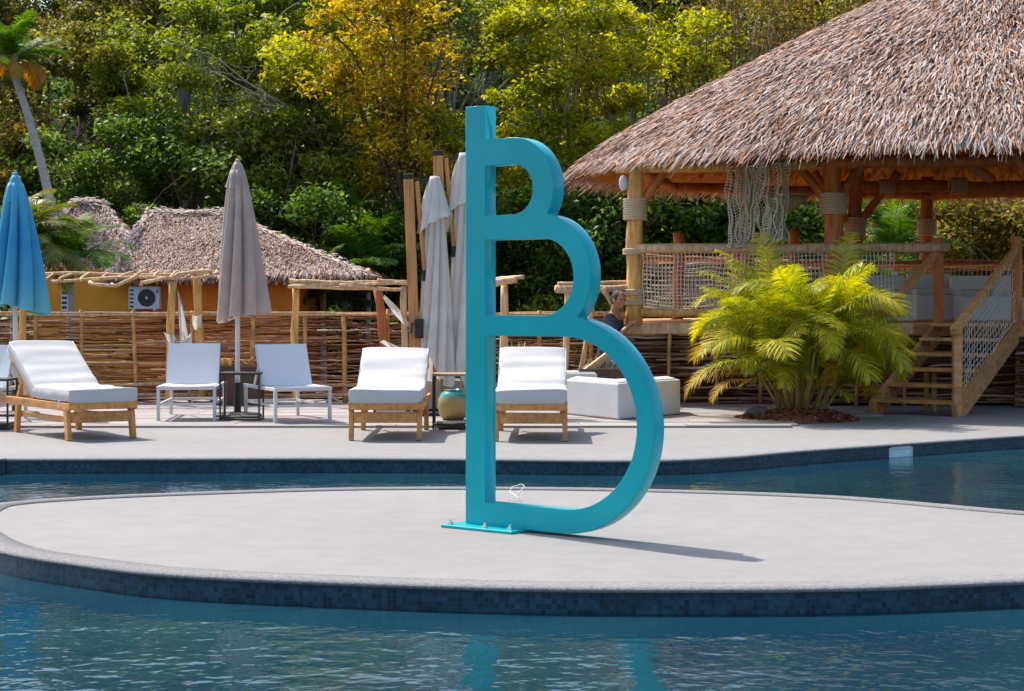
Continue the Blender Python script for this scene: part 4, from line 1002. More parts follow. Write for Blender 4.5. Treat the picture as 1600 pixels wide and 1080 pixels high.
net('rail_net', (1.62, PF-.09, 1.20), (4.75, PF-.09, 1.20), (1.62, PF-.1, 1.92), (4.75, PF-.1, 1.93), 64, 14, .03, .0062, 1)
net('rail_net', (1.9, 26.7, 1.15), (4.2, 28.2, 1.15), (1.9, 26.7, 1.9), (4.2, 28.2, 1.88), 40, 12, .04, .008, 6)
net('rail_net', (4.4, 28.25, 1.2), (10.2, 28.0, 1.2), (4.4, 28.25, 1.86), (10.2, 28.0, 1.86), 84, 9, .05, .008, 2)
# hanging nets
hx = lambda p: X(p, PF-.2)
net('hanging_net', (hx(1135), PF-.2, 2.0), (hx(1180), PF-.15, 1.99), (hx(1137), PF-.2, 2.95), (hx(1176), PF-.2, 2.97), 10, 26, .05, .007, 3, .05)
net('hanging_net', (hx(1187), PF-.15, 2.03), (hx(1226), PF-.2, 2.06), (hx(1172), PF-.2, 2.98), (hx(1233), PF-.25, 3.0), 15, 26, .07, .007, 4, .06)
net('hanging_net', (hx(1150), PF-.22, 2.0), (hx(1172), PF-.2, 1.99), (hx(1168), PF-.2, 2.98), (hx(1196), PF-.25, 3.0), 9, 22, .08, .009, 5, .05)
net('hanging_net', (hx(1190), PF-.3, 2.02), (hx(1222), PF-.3, 2.08), (hx(1192), PF-.3, 2.6), (hx(1224), PF-.3, 2.6), 11, 14, .07, .009, 7, .05)
lp = thing('wicker_lampshade', (hx(1238), PF+.25, 2.44), 0, 'wide shallow woven lampshade hanging beside the draped nets', 'lampshade')
MB().lathe([(.30, .20), (.305, .215), (.22, .12), (.12, .03), (.05, .0), (.04, .01), (.11, .045), (.21, .13), (.29, .205)], 30, fn=lambda a, r, z: r*(1+.03*math.sin(a*15))).build('shade', 'wicker', lp, smooth=True)
mb = MB(); mb.tube([(0, 0, .01), (0, 0, .60)], .006, 5); mb.tube([(0, 0, .6), (-.1, 0, .62)], .006, 5)
for a in (0, 2.1, 4.2): mb.tube([(.29*math.cos(a), .29*math.sin(a), .21), (0, 0, .42)], .004, 4)
mb.build('cord', 'rope', lp)
# stair
sd = Vector((1.1, 1.55, 0)).normalized(); sw = Vector((sd.y, -sd.x, 0)); S0 = Vector((4.22, 20.85, 0)); SWID = 1.0; RUN = 1.88
st_ = bar
def sp(u, v, z): p = S0+sd*u+sw*v; return Vector((p.x, p.y, z))
str1 = MB().bar(sp(-.06, .0, .02), sp(RUN+.04, .0, PZ-.10), .06, .26).build('stringer', 'stair_wood', bar, world=True, bevel=.006)
str2 = MB().bar(sp(-.06, SWID, .02), sp(RUN+.04, SWID, PZ-.10), .06, .26).build('stringer', 'stair_wood', bar, world=True, bevel=.006)
for k in range(6):
    z = PZ*(k+1)/6-.02; u = RUN*(k+.35)/6
    MB().bar(sp(u, .03, z), sp(u, SWID-.03, z), .26, .042).build('tread', 'stair_wood', bar, world=True, bevel=.005)
for v in (0, SWID):
    nw_ = MB().bar(sp(.0, v-.0, 0), sp(.0, v, 1.02), .10, .10, (0, 1, 0)).build('newel_post', 'stair_wood', bar, world=True, bevel=.008) if v else None
    MB().bar(sp(RUN+.05, v, PZ-.1), sp(RUN+.05, v, PZ+1.06), .11, .11, (0, 1, 0)).build('newel_post', 'log_red', bar, world=True, bevel=.008)
    MB().bar(sp(-.12, v, .97), sp(RUN+.10, v, PZ+.94), .075, .085).build('stair_rail', 'stair_wood', bar, world=True, bevel=.008)
for v in (SWID,):
    a = sp(.06, v, .18); b = sp(RUN, v, PZ+.06); net('stair_net', a, b, a+Vector((0, 0, .76)), b+Vector((0, 0, .80)), 22, 9, .03, .0034, 9+v)
mb = MB(); log(mb, sp(.8, .3, 0), sp(.8, .3, .48), .03, 4, .01, 5); log(mb, sp(.8, .4, 0), sp(.8, .4, .48), .03, 4, .01, 6); mb.build('stair_prop', 'stake', bar, world=True)
# seats on the bar floor
def seat(px0, px1, d, h, back, label):
    x0, x1 = X(px0, d), X(px1, d); t = thing('lounge_seat', ((x0+x1)/2, d+.35, PZ), 0, label, 'seat')
    w_ = x1-x0; MB().box((0, 0, h*.5), (w_, .7, h)).build('seat_base', 'plastic_white', t, bevel=.02)
    if back: MB().box((0, .27, h+back/2-.005), (w_, .16, back)).build('backrest', 'plastic_white', t, bevel=.02)
    for k in range(2): MB().box(((k-.5)*w_/2, -.04 if back else 0, h+.045), (w_/2-.012, .50 if back else .66, .10)).build('seat_cushion', 'cushion', t, bevel=.03)
seat(1352, 1428, 24.2, .34, .30, 'white lounge seat with a low back seen between the palm and the stair rail')
seat(1432, 1500, 25.4, .36, .32, 'white lounge seat on the bar floor at the head of the stair')
seat(1502, 1600, 24.9, .34, .30, 'wide white lounge seat behind the netted stair rail')

# ------------------------------------------------------------------ palms
def frond_mesh(name, L, rise, droop, nl, ll, lw, seed, vee=.5, rach=.010, curl=0, base=.16):
    """frond along +X from the origin; rise = start angle, droop = bend over its length"""
    rg = random.Random(seed); mb = MB(); mb.rnd = .45; n = 14; pts = []; p = Vector(); ang_ = rise; az = 0
    for i in range(n+1):
        pts.append(p.copy()); s = i/n; a = rise-droop*s**1.4; az = curl*s*s
        p = p+Vector((math.cos(a)*math.cos(az), math.cos(a)*math.sin(az), math.sin(a)))*(L/n)
    mb.tube(pts, [rach*(1-.85*i/n) for i in range(n+1)], 4, rnd=.55)
    def at(s):
        f = s*n; i = min(n-1, int(f)); return pts[i].lerp(pts[i+1], f-i), (pts[i+1]-pts[i]).normalized()
    tone = rg.uniform(-.12, .12)
    for k in range(nl):
        s = base+(1-base)*(k+.5)/nl; c, t_ = at(s); side = Vector((0, 0, 1)).cross(t_)
        side = side.normalized() if side.length > .05 else Vector((0, 1, 0)); up = t_.cross(side).normalized()
        env = math.sin(math.pi*min(1, .18+.80*s))**.6
        for sg in (-1, 1):
            l = ll*env*rg.uniform(.82, 1.1); fw = .45+.45*s+rg.uniform(-.08, .08)
            d0 = (side*sg*1.0+t_*fw+up*vee*rg.uniform(.6, 1.2)).normalized(); dr = rg.uniform(.25, .6)
            wv = d0.cross(up).normalized()*lw*rg.uniform(.8, 1.15); V = []
            for j, (q, w_) in enumerate(((0, .5), (.4, 1), (.75, .72), (1, .06))):
                V += [c+d0*l*q-Vector((0, 0, 1))*dr*l*q*q-wv*w_, c+d0*l*q-Vector((0, 0, 1))*dr*l*q*q+wv*w_]
            mb.add(V, [(0, 1, 3, 2), (2, 3, 5, 4), (4, 5, 7, 6)], rnd=min(1, max(0, .5+tone+rg.gauss(0, .16)+.22*(s-.5))))
    me = bpy.data.meshes.new(name); me.from_pydata(np.concatenate(mb.v).tolist(), [], mb.f)
    a = me.attributes.new('rnd', 'FLOAT', 'FACE'); a.data.foreach_set('value', np.array(mb.r, np.float32)); me.update(); return me
def put_frond(me, t, loc, az, scale, roll=0, tilt=0, mt='areca_leaf'):
    if not me.materials: me.materials.append(MATS[mt])
    o = link(bpy.data.objects.new('frond', me)); o.parent = t; o.location = loc
    o.rotation_euler = (Matrix.Rotation(az, 3, 'Z') @ Matrix.Rotation(-tilt, 3, 'Y') @ Matrix.Rotation(roll, 3, 'X')).to_euler(); o.scale = (scale,)*3
random.seed(77)
AP = P(1252, 656)+Vector((0, .25, 0))
pc = thing('areca_palm', AP, 0, 'bushy yellow green clumping palm in a mulch bed before the bar', 'palm')
am = [frond_mesh('areca', 1.25, R(r_), R(d_), 52, .38, .0072, 100+i, .35, .011, cu_) for i, (r_, d_, cu_) in enumerate(((80, 70, .2), (72, 95, -.2), (65, 110, .3), (56, 115, -.3), (44, 105, .1), (84, 50, 0), (60, 130, .2), (30, 95, -.2)))]
for m_ in am: m_.materials.append(MATS['areca_leaf'])
nst = 26; stems = []
for i in range(nst):
    a = random.uniform(0, 6.28); r0 = random.uniform(.02, .26); L = random.uniform(.35, 1.15); ln = random.uniform(.05, .42)
    b0 = Vector((r0*math.cos(a), r0*math.sin(a), 0)); b1 = b0+Vector((ln*math.cos(a), ln*math.sin(a), L)); stems.append((b1, a))
    mb = MB(); mb.tube([b0, b0.lerp(b1, .5)+Vector((random.uniform(-.03, .03), 0, 0)), b1], [.022, .018, .014], 6); mb.build('stem', 'palm_stem', pc, smooth=True)
for i in range(215):
    b1, a = stems[i % nst]; k = random.choice((0, 0, 5, 5, 1, 1, 2, 3, 4, 6, 7))
    az = a+random.gauss(0, .9); put_frond(am[k], pc, b1+Vector((0, 0, random.uniform(-.12, .05))), az, random.uniform(.45, .98), random.uniform(-.6, .6), random.uniform(-.4, .22)*(1 if b1.z > .6 else -.5)+(0 if b1.z > .6 else .12))
dm = [m_.copy() for m_ in am[3:7]]
for m_ in dm: m_.materials.clear(); m_.materials.append(MATS['palm_dead'])
for i in range(6):
    b1, a = stems[random.randrange(nst)]; put_frond(dm[i % 4], pc, b1-Vector((0, 0, .15)), a+random.gauss(0, .5), random.uniform(.6, .95), random.uniform(-.4, .4), random.uniform(-.45, -.1))
for i in range(30):       # low skirt fronds
    a = 2*math.pi*i/26+random.uniform(-.1, .1); put_frond(am[random.choice((3, 4, 6, 7))], pc, (.14*math.cos(a), .14*math.sin(a), random.uniform(.22, .6)), a, random.uniform(.4, .62), 0, random.uniform(.0, .35))
# mulch bed
mbed = thing('mulch_bed', AP+Vector((-.05, -.2, 0)), 0, 'round bed of red brown bark mulch at the foot of the palm', 'flower bed')
g = MB(); g.lathe([(.001, .09), (.3, .085), (.5, .06), (.60, .03), (.66, .004), (.66, .0), (.001, 0)][::-1], 40, fn=lambda a, r, z: r*(1+.08*math.sin(3*a)+.05*math.sin(7*a))); g.build('mound', 'mulch', mbed, smooth=True)
rg = np.random.RandomState(5); n = 2200; a = rg.uniform(0, 6.28, n); r_ = .68*np.sqrt(rg.rand(n)); c = np.stack([r_*np.cos(a), r_*np.sin(a), .1*(1-(r_/.68)**2)+rg.uniform(.0, .02, n)], 1)
ax = rg.normal(0, 1, (n, 3)); ax[:, 2] *= .4; ax /= np.linalg.norm(ax, axis=1)[:, None]; bx_ = np.cross(ax, rg.normal(0, 1, (n, 3))); bx_ /= np.linalg.norm(bx_, axis=1)[:, None]
ax *= rg.uniform(.015, .04, (n, 1)); bx_ *= rg.uniform(.006, .014, (n, 1))
leafmat('bark_chip', [(.07, .02, .012), (.20, .06, .03), (.34, .13, .07)], 0, .9)
finish('bark_chip', quads_mesh('bark_chip', np.stack([c-ax-bx_, c+ax-bx_, c+ax+bx_, c-ax+bx_], 1), rg.rand(n)), 'bark_chip', mbed, kind='stuff')
for i, (px_, py_, s, lb) in enumerate(((1188, 657, .12, 'largest dark rock at the edge of the mulch bed'), (1206, 656, .09, 'middle dark rock on the mulch bed beside the largest rock'), (1222, 656, .07, 'smallest dark rock on the mulch bed towards the palm stems'))):
    bm = bmesh.new(); bmesh.ops.create_icosphere(bm, subdivisions=3, radius=s)
    for v in bm.verts: v.co = Vector((v.co.x*1.2, v.co.y, v.co.z*.75))*(1+.45*mnoise.noise(v.co*11+Vector((i*5, 0, 0))))
    me = bpy.data.meshes.new('rock'); bm.to_mesh(me); bm.free(); o = finish('rock', me, 'rock'); o.location = P(px_, py_)+Vector((0, .05, s*.5)); tag(o, lb, 'rock', 'rocks on the mulch bed')

def palm(loc, H, lean, fm, nf, mt, label, trunk_r=.09, seed=0, scale=1.0, dead=0, deadm=None, tilt=(-.5, .55), trunk='palm_trunk', name='palm_tree'):
    rg = random.Random(seed); t = thing(name, loc, 0, label, 'palm')
    pts = [Vector((lean[0]*s*s, lean[1]*s*s, H*s)) for s in [i/9 for i in range(10)]]
    mb = MB(); mb.tube(pts, [trunk_r*(1.25-.5*i/9) for i in range(10)], 10); mb.build('trunk', trunk, t, smooth=True)
    if H > 1.5:
        mb = MB(); q = pts[-1]; mb.tube([q-Vector((0, 0, .1)), q+Vector((0, 0, .45)), q+Vector((0, 0, .8))], [trunk_r*.85, trunk_r*.9, trunk_r*.3], 10); mb.build('crownshaft', 'palm_stem', t, smooth=True)
    for i in range(nf):
        az = 2.4*i+rg.uniform(-.3, .3); s = i/nf
        put_frond(fm[rg.randrange(len(fm))], t, pts[-1]+Vector((0, 0, .25*(H > 1.5))), az, scale*rg.uniform(.8, 1.1), rg.uniform(-.3, .3), tilt[1]+(tilt[0]-tilt[1])*s, mt)
    for i in range(dead):
        put_frond(deadm[i % len(deadm)], t, pts[-1]+Vector((0, 0, .1)), [-.35, 3.5, -1.2, 2.6, 1.2][i % 5], scale*rg.uniform(.8, 1.0), 0, -.35, 'palm_dead')
    return t
pm1 = [frond_mesh('pinnate', 2.0, R(r_), R(d_), 46, .52, .017, 200+i, .25, .016, c_) for i, (r_, d_, c_) in enumerate(((55, 80, .1), (40, 85, -.2), (65, 95, .2), (25, 70, 0)))]
pm2 = [m_.copy() for m_ in pm1]; pmd = [frond_mesh('dead', 1.9, R(55), R(150), 40, .5, .03, 300+i, -.2, .016) for i in range(2)]
for m_ in pm1: m_.materials.append(MATS['palm_leaf'])
for m_ in pm2: m_.materials.append(MATS['palm_leaf_warm'])
for m_ in pmd: m_.materials.append(MATS['palm_dead'])
dp = 41.0; q = D(92, 315, dp); q2 = D(22, 92, dp)
palm((q.x+.25, dp, GZ), q2.z-GZ-.35, (q2.x-q.x-.25, 0), pm1, 22, 'palm_leaf', 'tall leaning palm with a thin grey trunk and hanging orange dead fronds', .11, 1, .68, 5, pmd, (-.25, .8))
dp = 30.0
for i, (px_, h_, n_, sc_, lb) in enumerate(((22, 1.9, 40, .72, 'full yellow green palm behind the blue parasol'), (92, 1.7, 26, .62, 'dark green palm with drooping fronds against the thatched hut roof'))):
    palm((X(px_, dp), dp+i*.8, GZ), h_+.6, (0, 0), pm2 if i == 0 else pm1, n_, 'palm_leaf_warm', lb, .07, 10+i, sc_, tilt=(-.55, .7))
for i, (px_, d_, h_, sc_, lb) in enumerate(((505, 40, 1.6, .8, 'arching green palm just right of the hut roof'), (575, 41.5, 2.2, .9, 'green palm with long shiny fronds behind the wooden parasol mast'), (540, 43.5, 3.2, .9, 'taller green palm rising above the other two behind the hut'), (1400, 36, 2.6, .85, 'bright green palm seen through the bar behind the hand rail'), (1345, 37, 2.0, .7, 'low green palm seen through the bar next to a rope wrapped post'))):
    palm((X(px_, d_), d_, GZ), h_, (0, 0), pm1, 17, 'palm_leaf', lb, .08, 30+i, sc_, tilt=(-.4, .75))

# ------------------------------------------------------------------ the wood behind: single trees with limbs and leaf clumps
def leaf_quads(cen, size, rg, flat=.5, asp=.5):
    n = len(cen); nr = rg.normal(0, 1, (n, 3)); nr[:, 2] = np.abs(nr[:, 2])+flat; nr /= np.linalg.norm(nr, axis=1)[:, None]
    ax = np.cross(nr, rg.normal(0, 1, (n, 3))); ax /= np.linalg.norm(ax, axis=1)[:, None]; bx = np.cross(nr, ax)
    L = size*rg.uniform(.6, 1.35, (n, 1)); a = ax*L; b = bx*L*asp
    k = nr*L*.18
    return np.stack([cen-a, cen-b*.9-a*.1+k, cen+a, cen+b*.9-a*.1+k], 1)
def tree(px_, top_y, bot_y, d, rx, col, nclump, nleaf, seed, label, trunk='trunk_grey', leaf=.085, ry=None, clump=.62, name='broadleaf_tree', group=None, bare=False, lean=0):
    rg = np.random.RandomState(seed); x = X(px_, d); gz = hill_z(x, d) if d > 42 else GZ
    zt, zb = D(0, top_y, d).z, max(gz+.3, D(0, bot_y, d).z); cz = (zt+zb)/2; rz = (zt-zb)/2; ry = ry or rx*.7
    bx0 = x+lean*rx
    t = thing(name, (bx0, d, gz-.1), 0, label, 'tree', group)
    # clump centres biased to the outside of an uneven ellipsoid
    v = rg.normal(0, 1, (nclump*2, 3)); v /= np.linalg.norm(v, axis=1)[:, None]; v *= (rg.uniform(.15, 1, (nclump*2, 1))**.45)
    v = v[v[:, 1] < .55][:nclump]
    cc = v*np.array([rx, ry, rz])*(1+.25*rg.uniform(-1, 1, (len(v), 1)))+np.array([x, d, cz]); cc[:, 2] = np.maximum(cc[:, 2], gz+.25)
    mb = MB(); root = Vector((bx0, d, gz-.15)); fork = Vector((x, d, gz+(cz-gz)*rg.uniform(.55, .8)))
    tr = .035*max(2.5, zt-gz)*rg.uniform(.35, .5)
    tp = log_pts(root, fork, 7, .25, seed); mb.tube(tp, [tr*(1.25-.6*i/6) for i in range(7)], 8)
    n_l = min(len(cc), 16 if not bare else 40)
    for i in range(n_l):
        e = Vector(cc[i]); s0 = tp[rg.randint(2, 7)]; m_ = s0.lerp(e, .5)+Vector((rg.normal(0, .2), rg.normal(0, .2), abs(rg.normal(0, .25))))
        r0 = tr*rg.uniform(.25, .5); pts = [s0, s0.lerp(m_, .5), m_, m_.lerp(e, .6), e]; mb.tube(pts, [r0, r0*.8, r0*.6, r0*.4, .012], 5)
        for j in range(3 if not bare else 6):
            u = pts[rg.randint(2, 5)]; w_ = u+Vector(rg.normal(0, .55, 3)); mb.tube([u, u.lerp(w_, .5)+Vector((0, 0, .1)), w_], [r0*.32, r0*.22, .006], 4)
    mb.build('trunk', trunk, t, smooth=True, world=True)
    per = max(1, nleaf//max(1, len(cc))); C = []; Rn = []
    for q in cc:
        m_ = int(per*rg.uniform(.5, 1.5)); cs = clump*rg.uniform(.6, 1.3); o = rg.normal(0, 1, (m_, 3)); o /= np.linalg.norm(o, axis=1)[:, None]; o *= (rg.rand(m_, 1)**.5)*cs*np.array([1.15, 1.0, .7])
        C.append(q+o); Rn.append(np.clip(rg.normal(.48+rg.uniform(-.26, .26), .2, m_), 0, 1))
    C = np.concatenate(C); Rn = np.concatenate(Rn)
    me = quads_mesh('crown', leaf_quads(C, leaf, rg)-np.array(t.location), Rn); finish('crown', me, 'leaf_'+col, t)
    return t
T = tree; WG = 'trees of the wood behind the huts'
T(60, 20, 330, 47, 3.0, 'olive', 46, 13500, 1, 'dark olive tree behind the tall leaning palm', 'trunk_brown', group=WG)
T(190, -60, 190, 50, 2.6, 'olive', 44, 12750, 2, 'drab olive tree high above the ridge of the thatched hut', 'trunk_brown', group=WG)
T(150, 180, 440, 44.5, 2.6, 'deep', 38, 11250, 3, 'dark green tree close behind the left end of the hut roof', 'trunk_brown', group=WG)
T(290, 0, 230, 46, 2.5, 'green', 44, 12750, 4, 'mid green tree with pale leaves above the taupe parasol', 'trunk_grey', group=WG)
T(300, 200, 440, 44, 2.6, 'deep', 40, 11250, 5, 'deep green tree behind the hut ridge and the taupe parasol top', 'trunk_brown', group=WG)
T(430, 110, 360, 45, 2.3, 'green', 46, 12750, 6, 'leafy green tree right of the taupe parasol', 'trunk_grey', group=WG)
T(400, -80, 120, 51, 2.7, 'green', 40, 12000, 7, 'tall green tree beside the golden yellow tree', 'trunk_grey', group=WG)
T(600, -60, 200, 43.6, 1.85, 'gold', 52, 7800, 8, 'golden yellow tree with brown slanting limbs', 'trunk_brown', .078, clump=.5, group=WG, lean=.9)
T(555, 170, 330, 46, 1.9, 'green', 34, 9000, 9, 'green tree under the golden yellow tree', 'trunk_brown', group=WG)
T(640, 170, 330, 43.4, 1.5, 'gold', 34, 3900, 10, 'small golden green tree behind the cantilever parasol masts', 'trunk_brown', .075, clump=.42, group=WG)
T(700, -70, 140, 52, 2.0, 'drab', 30, 6750, 11, 'thin brownish tree with bare upright stems between the gold and lime trees', 'trunk_grey', group=WG)
T(745, -60, 300, 54, 2.2, 'deep', 40, 12000, 12, 'dark tree in shade behind the top of the letter', 'trunk_grey', group=WG)
T(880, -30, 150, 44.5, 2.1, 'lime', 46, 10500, 13, 'bright lime yellow tree above the letter', 'trunk_grey', .08, clump=.5, group=WG)
T(860, 130, 300, 43.8, 1.8, 'lime', 42, 9750, 14, 'bright lime tree beside the top of the letter', 'trunk_grey', .08, clump=.48, group=WG)
T(985, -40, 190, 46, 1.9, 'lime', 40, 9750, 15, 'yellow green tree just above the tip of the thatched bar roof', 'trunk_grey', .08, clump=.5, group=WG)
T(1090, 15, 150, 43.4, 1.1, 'lime', 14, 1950, 16, 'small yellow green tree over the slope of the thatched bar roof', 'trunk_brown', .08, clump=.42, group=WG)
T(1180, -60, 150, 45, 2.4, 'drab', 40, 3900, 17, 'brown tree of bare tangled twigs above the thatched roof', 'twig_brown', .07, clump=.6, bare=True, group=WG)
T(1320, -90, 120, 47, 2.4, 'drab', 40, 5250, 18, 'brown twiggy tree beside the upper thatched roof', 'twig_brown', .07, clump=.6, bare=True, group=WG)
T(1290, -60, 110, 52, 3.0, 'green', 40, 12000, 19, 'dark green tree behind the brown twiggy trees', 'trunk_brown', group=WG)
T(920, 260, 480, 42.5, 2.2, 'deep', 44, 12750, 20, 'deep green tree between the letter and the bar post', 'trunk_brown', group=WG)
T(820, 300, 500, 44, 2.0, 'deep', 40, 11250, 21, 'deep green tree seen through the openings of the letter', 'trunk_brown', group=WG)
T(1080, 230, 480, 43, 2.3, 'deep', 46, 13500, 22, 'glossy deep green tree seen under the eave left of the nets', 'trunk_brown', .1, group=WG)
T(1230, 270, 480, 42.5, 2.0, 'deep', 40, 11250, 23, 'dark green tree seen through the middle of the bar', 'trunk_brown', group=WG)
T(1500, 290, 470, 40, 1.9, 'drab', 44, 12000, 24, 'drab yellow olive tree seen under the right of the bar roof', 'trunk_grey', group=WG)
T(1590, 300, 470, 42, 2.0, 'olive', 40, 10500, 25, 'olive tree at the far end behind the netted rail', 'trunk_grey', group=WG)
T(1400, 280, 470, 43.5, 2.2, 'green', 42, 11250, 26, 'green tree behind the bright palm in the bar', 'trunk_grey', group=WG)
T(690, 300, 480, 42.6, 1.7, 'deep', 36, 9750, 27, 'deep green shrubby tree behind the folded cantilever parasols', 'trunk_brown', group=WG)
T(470, 300, 490, 42.4, 2.1, 'deep', 40, 11250, 28, 'deep green shrubby tree behind the palms by the hut', 'trunk_brown', group=WG)
T(590, 330, 500, 44.6, 2.0, 'green', 34, 9000, 29, 'green shrubby tree behind the bleached stick pergola', 'trunk_brown', group=WG)
T(-30, 150, 420, 45, 2.2, 'drab', 38, 10500, 30, 'drab ochre tree behind the blue parasol', 'trunk_brown', group=WG)
T(60, -80, 120, 54, 3.2, 'olive', 42, 13500, 31, 'olive tree on the hillside over the leaning palm crown', 'trunk_brown', group=WG)
T(540, -90, 60, 56, 3.0, 'green', 40, 12000, 32, 'green tree on the hillside behind the golden tree', 'trunk_grey', group=WG)
T(810, -90, 60, 57, 3.0, 'green', 40, 12000, 33, 'green tree on the hillside behind the lime trees', 'trunk_grey', group=WG)
T(1060, -90, 60, 55, 2.8, 'olive', 40, 12000, 34, 'olive tree on the hillside above the bar roof slope', 'trunk_grey', group=WG)
T(280, -90, 40, 58, 3.0, 'green', 40, 12000, 35, 'green tree on the hillside high over the hut', 'trunk_grey', group=WG)
T(1480, -120, 60, 50, 3.2, 'olive', 40, 12000, 36, 'olive tree behind the peak of the thatched roof', 'trunk_grey', group=WG)
T(-160, -60, 440, 46, 3.2, 'olive', 44, 13500, 37, 'olive tree beyond the blue parasol', 'trunk_brown', group=WG)
T(1760, -60, 470, 44, 3.6, 'olive', 44, 13500, 38, 'olive tree beyond the end of the bar', 'trunk_brown', group=WG)
T(-20, -110, 150, 60, 3.6, 'olive', 44, 12000, 39, 'olive tree on the hillside beyond the leaning palm crown', 'trunk_brown', group=WG)
T(130, -120, 60, 60, 3.4, 'drab', 44, 12000, 40, 'drab tree on the hillside top above the leaning palm', 'trunk_brown', group=WG)
T(500, 40, 200, 45, 1.6, 'lime', 30, 6000, 41, 'yellow green tree beside the golden tree and the bleached boughs', 'trunk_brown', .08, group=WG)
T(700, 150, 290, 43.6, 1.2, 'lime', 24, 4200, 42, 'small lime tree at the shoulder of the letter', 'trunk_brown', .075, clump=.42, group=WG)
# bleached bare boughs in front of the green tree
random.seed(14); rgb = random.Random(14)
t = thing('bare_tree', (X(505, 44.3), 44.3, GZ), 0, 'leafless tree with bleached white boughs reaching over the hut', 'tree', None); mb = MB()
trunk_top = D(500, 200, 44.3); log(mb, (X(505, 44.3), 44.3, GZ), trunk_top, .09, 8, .15, 3, 7, .5); mb.build('trunk', 'trunk_brown', t, smooth=True, world=True); mb = MB()
def bough(a, b, r0, depth):
    pts = log_pts(a, b, 7, .12, rgb.random()*9); mb.tube(pts, [r0*(1-.75*i/6) for i in range(7)], 5)
    if depth:
        for k in range(4):
            s = pts[rgb.randrange(2, 7)]; e = s+Vector((rgb.uniform(-.9, .15), rgb.uniform(-.3, .3), rgb.uniform(-.35, .4)))*(.5+.5*depth); bough(s, e, r0*.45, depth-1)
for e in ((372, 206), (325, 82), (335, 112), (452, 170), (400, 130)): bough(trunk_top.lerp(D(498, 240, 44.3), rgb.random()*.6), D(e[0], e[1], 43.6), .034, 2)
mb.build('bough', 'twig_white', t, smooth=True, world=True)
# dense undergrowth over the hillside and along its foot: nobody could count it
rg = np.random.RandomState(99); n = 90000
x = rg.uniform(-24, 26, n); y = 43.5+rg.uniform(0, 1, n)**1.3*36
z = np.array([hill_z(a, b) for a, b in zip(x.tolist(), y.tolist())]); hgt = 1.3+1.2*np.array([mnoise.noise(Vector((a*.5, b*.5, 3))) for a, b in zip(x.tolist(), y.tolist())])
C = np.stack([x, y, z+np.maximum(.1, hgt)*rg.uniform(0, 1, n)], 1)
me = quads_mesh('undergrowth', leaf_quads(C, .15, rg), np.clip(rg.normal(.42, .2, n), 0, 1)); o = finish('undergrowth', me, 'leaf_deep')
tag(o, 'dense leafy undergrowth covering the hillside', 'undergrowth', kind='stuff')
n = 26000; x = rg.uniform(-13, 15, n); y = rg.uniform(40.5, 43.2, n); hgt = 1.5+.9*np.array([mnoise.noise(Vector((a*.6, 7, 3))) for a in x.tolist()])
keep = ~((x < -2.6) & (y < 42.3)); x, y, hgt = x[keep], y[keep], hgt[keep]
C = np.stack([x, y, GZ+hgt*rg.uniform(0, 1.1, len(x))], 1)
me = quads_mesh('hedge', leaf_quads(C, .09, rg), np.clip(rg.normal(.45, .22, len(x)), 0, 1)); o = finish('hedge', me, 'leaf_green'); tag(o, 'low leafy thicket along the foot of the hill', 'thicket', kind='stuff')

# ------------------------------------------------------------------ the seated man
def remeshed(mb, vox, smooth_it=4):
    me = bpy.data.meshes.new('m'); me.from_pydata(np.concatenate(mb.v).tolist(), [], mb.f); me.update()
    bm = bmesh.new(); bm.from_mesh(me); bmesh.ops.recalc_face_normals(bm, faces=bm.faces); bm.to_mesh(me); bm.free()
    o = link(bpy.data.objects.new('tmp', me)); r_ = o.modifiers.new('r', 'REMESH'); r_.mode = 'VOXEL'; r_.voxel_size = vox
    s_ = o.modifiers.new('s', 'SMOOTH'); s_.iterations = smooth_it; s_.factor = .5
    dg = bpy.context.evaluated_depsgraph_get(); out = bpy.data.meshes.new_from_object(o.evaluated_get(dg)); bpy.data.objects.remove(o); out.materials.clear(); return out
mo = Vector((1.12, 22.18, 0)); man = thing('person', mo, 0, 'man with short dark hair in a dark T shirt sitting by the bar post', 'person')
hip_ = Vector((1.20, 22.20, .56)); chest = Vector((1.235, 22.13, .98)); neck = Vector((1.265, 22.10, 1.18)); head = Vector((1.312, 22.07, 1.325))
shR, shL = Vector((1.19, 21.95, 1.10)), Vector((1.29, 22.31, 1.11)); elR, elL = Vector((1.28, 21.84, .86)), Vector((1.34, 22.25, .88)); haR, haL = Vector((1.455, 21.92, 1.03)), Vector((1.42, 22.1, .99))
kn = [Vector((1.16, 21.74, .50)), Vector((1.30, 21.78, .52))]; an = [Vector((1.17, 21.76, .10)), Vector((1.33, 21.80, .10))]
b = MB()
b.tube([hip_-Vector((0, 0, .05)), hip_, hip_.lerp(chest, .5), chest, chest.lerp(neck, .6), neck], [.13, .14, .125, .15, .11, .06], 16)
b.tube([neck-Vector((.01, 0, .06)), neck, head-Vector((.015, 0, .06))], [.065, .056, .058], 14)
fd = Vector((.66, -.74, -.05)).normalized(); fs = Vector((0, 0, 1)).cross(fd).normalized(); fu = fd.cross(fs)
hm = Matrix((fd, fs, fu)).transposed()
b.ball(head, (.098, .075, .118), 18, 14, hm); b.ball(head+fd*.028-fu*.062, (.062, .052, .055), 12, 8, hm)
b.tube([head+fd*.088+fu*.012, head+fd*.112-fu*.028, head+fd*.088-fu*.036], [.010, .016, .010], 8)
for s in (-1, 1): b.ball(head+fs*s*.076-fd*.008-fu*.008, (.022, .010, .032), 8, 6, hm); b.ball(head+fd*.088+fs*s*.032+fu*.026, (.012, .018, .008), 8, 6, hm)
b.ball(head+fd*.088-fu*.058, (.012, .026, .010), 8, 6, hm)
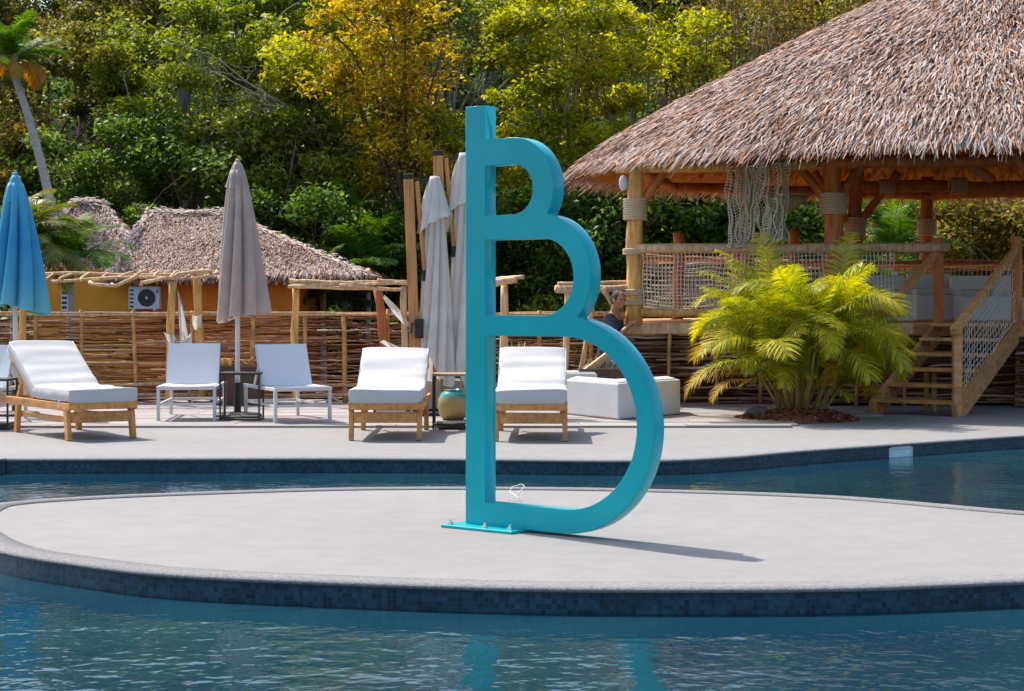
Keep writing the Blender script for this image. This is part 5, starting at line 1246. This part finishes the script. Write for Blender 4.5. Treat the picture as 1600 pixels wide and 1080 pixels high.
for s0, e, h in ((shR, elR, haR), (shL, elL, haL)):
    b.tube([chest+Vector((0, (s0-chest).y*.5, .06)), s0, s0.lerp(e, .5), e, e.lerp(h, .3), e.lerp(h, .92)], [.07, .062, .05, .042, .043, .028], 12)
    dv = (h-e).normalized(); b.ball(h, (.045, .022, .04), 10, 8)
    sd_ = dv.cross(Vector((0, 0, 1))).normalized()
    for k in range(4):
        r0 = h+dv*.03+sd_*(.027-.018*k); L = (.075, .085, .08, .062)[k]; b.tube([r0, r0+dv*L*.55+Vector((.0, 0, -.008)), r0+dv*L*.8+Vector((0, 0, -.035))], [.0095, .009, .007], 7)
    b.tube([h+sd_*.03, h+sd_*.055+dv*.03, h+sd_*.045+dv*.06], [.012, .0105, .008], 7)
for k_, a_, s in ((kn[0], an[0], -1), (kn[1], an[1], 1)):
    h0 = hip_+Vector((s*.07, -.03, -.02)); b.tube([h0, h0.lerp(k_, .5), k_, k_.lerp(a_, .35), a_], [.088, .075, .055, .056, .038], 12)
    b.tube([a_+Vector((0, .05, -.03)), a_+Vector((.0, -.06, -.045)), a_+Vector((.01, -.15, -.055))], [.035, .036, .022], 10)
me = remeshed(b, .0085, 2); body = finish('body', me, 'skin', smooth=True); body.parent = man; me.transform(Matrix.Translation(-mo))
c = MB(); c.tube([hip_-Vector((0, 0, .02)), hip_+Vector((0, 0, .06)), hip_.lerp(chest, .5), chest, chest.lerp(neck, .62)], [.15, .158, .145, .168, .115], 18)
for s0, e in ((shR, elR), (shL, elL)): c.tube([chest+Vector((0, (s0-chest).y*.4, .06)), s0, s0.lerp(e, .62)], [.085, .078, .070], 14)
me = remeshed(c, .012, 3); sh = finish('shirt', me, 'shirt_grey', smooth=True); sh.parent = man; me.transform(Matrix.Translation(-mo))
c = MB(); c.ball(hip_-Vector((0, 0, .0)), (.165, .15, .11), 14, 10)
for k_, a_, s in ((kn[0], an[0], -1), (kn[1], an[1], 1)):
    h0 = hip_+Vector((s*.07, -.03, -.01)); c.tube([h0, h0.lerp(k_, .5), k_, k_.lerp(a_, .35), k_.lerp(a_, .88)], [.105, .092, .074, .074, .062], 12)
me = remeshed(c, .014, 3); tr_ = finish('trousers', me, 'trousers_blue', smooth=True); tr_.parent = man; me.transform(Matrix.Translation(-mo))
c = MB(); c.ball(head-fd*.012+fu*.012, (.098, .081, .112), 16, 10, hm); me = remeshed(c, .01, 1)
bm = bmesh.new(); bm.from_mesh(me); bmesh.ops.bisect_plane(bm, geom=bm.verts[:]+bm.edges[:]+bm.faces[:], plane_co=head+fd*.08+fu*.022, plane_no=(fd*.8-fu*.6), clear_outer=True); bm.to_mesh(me); bm.free()
hr = finish('hair', me, 'hair_dark', smooth=True); hr.parent = man; me.transform(Matrix.Translation(-mo))
for s in (-1, 1):
    e = MB(); e.ball(head+fd*.089+fs*s*.032+fu*.010, (.007, .012, .0065), 8, 6, hm); e.build('eye', 'hair_dark', man, world=True, smooth='ball')
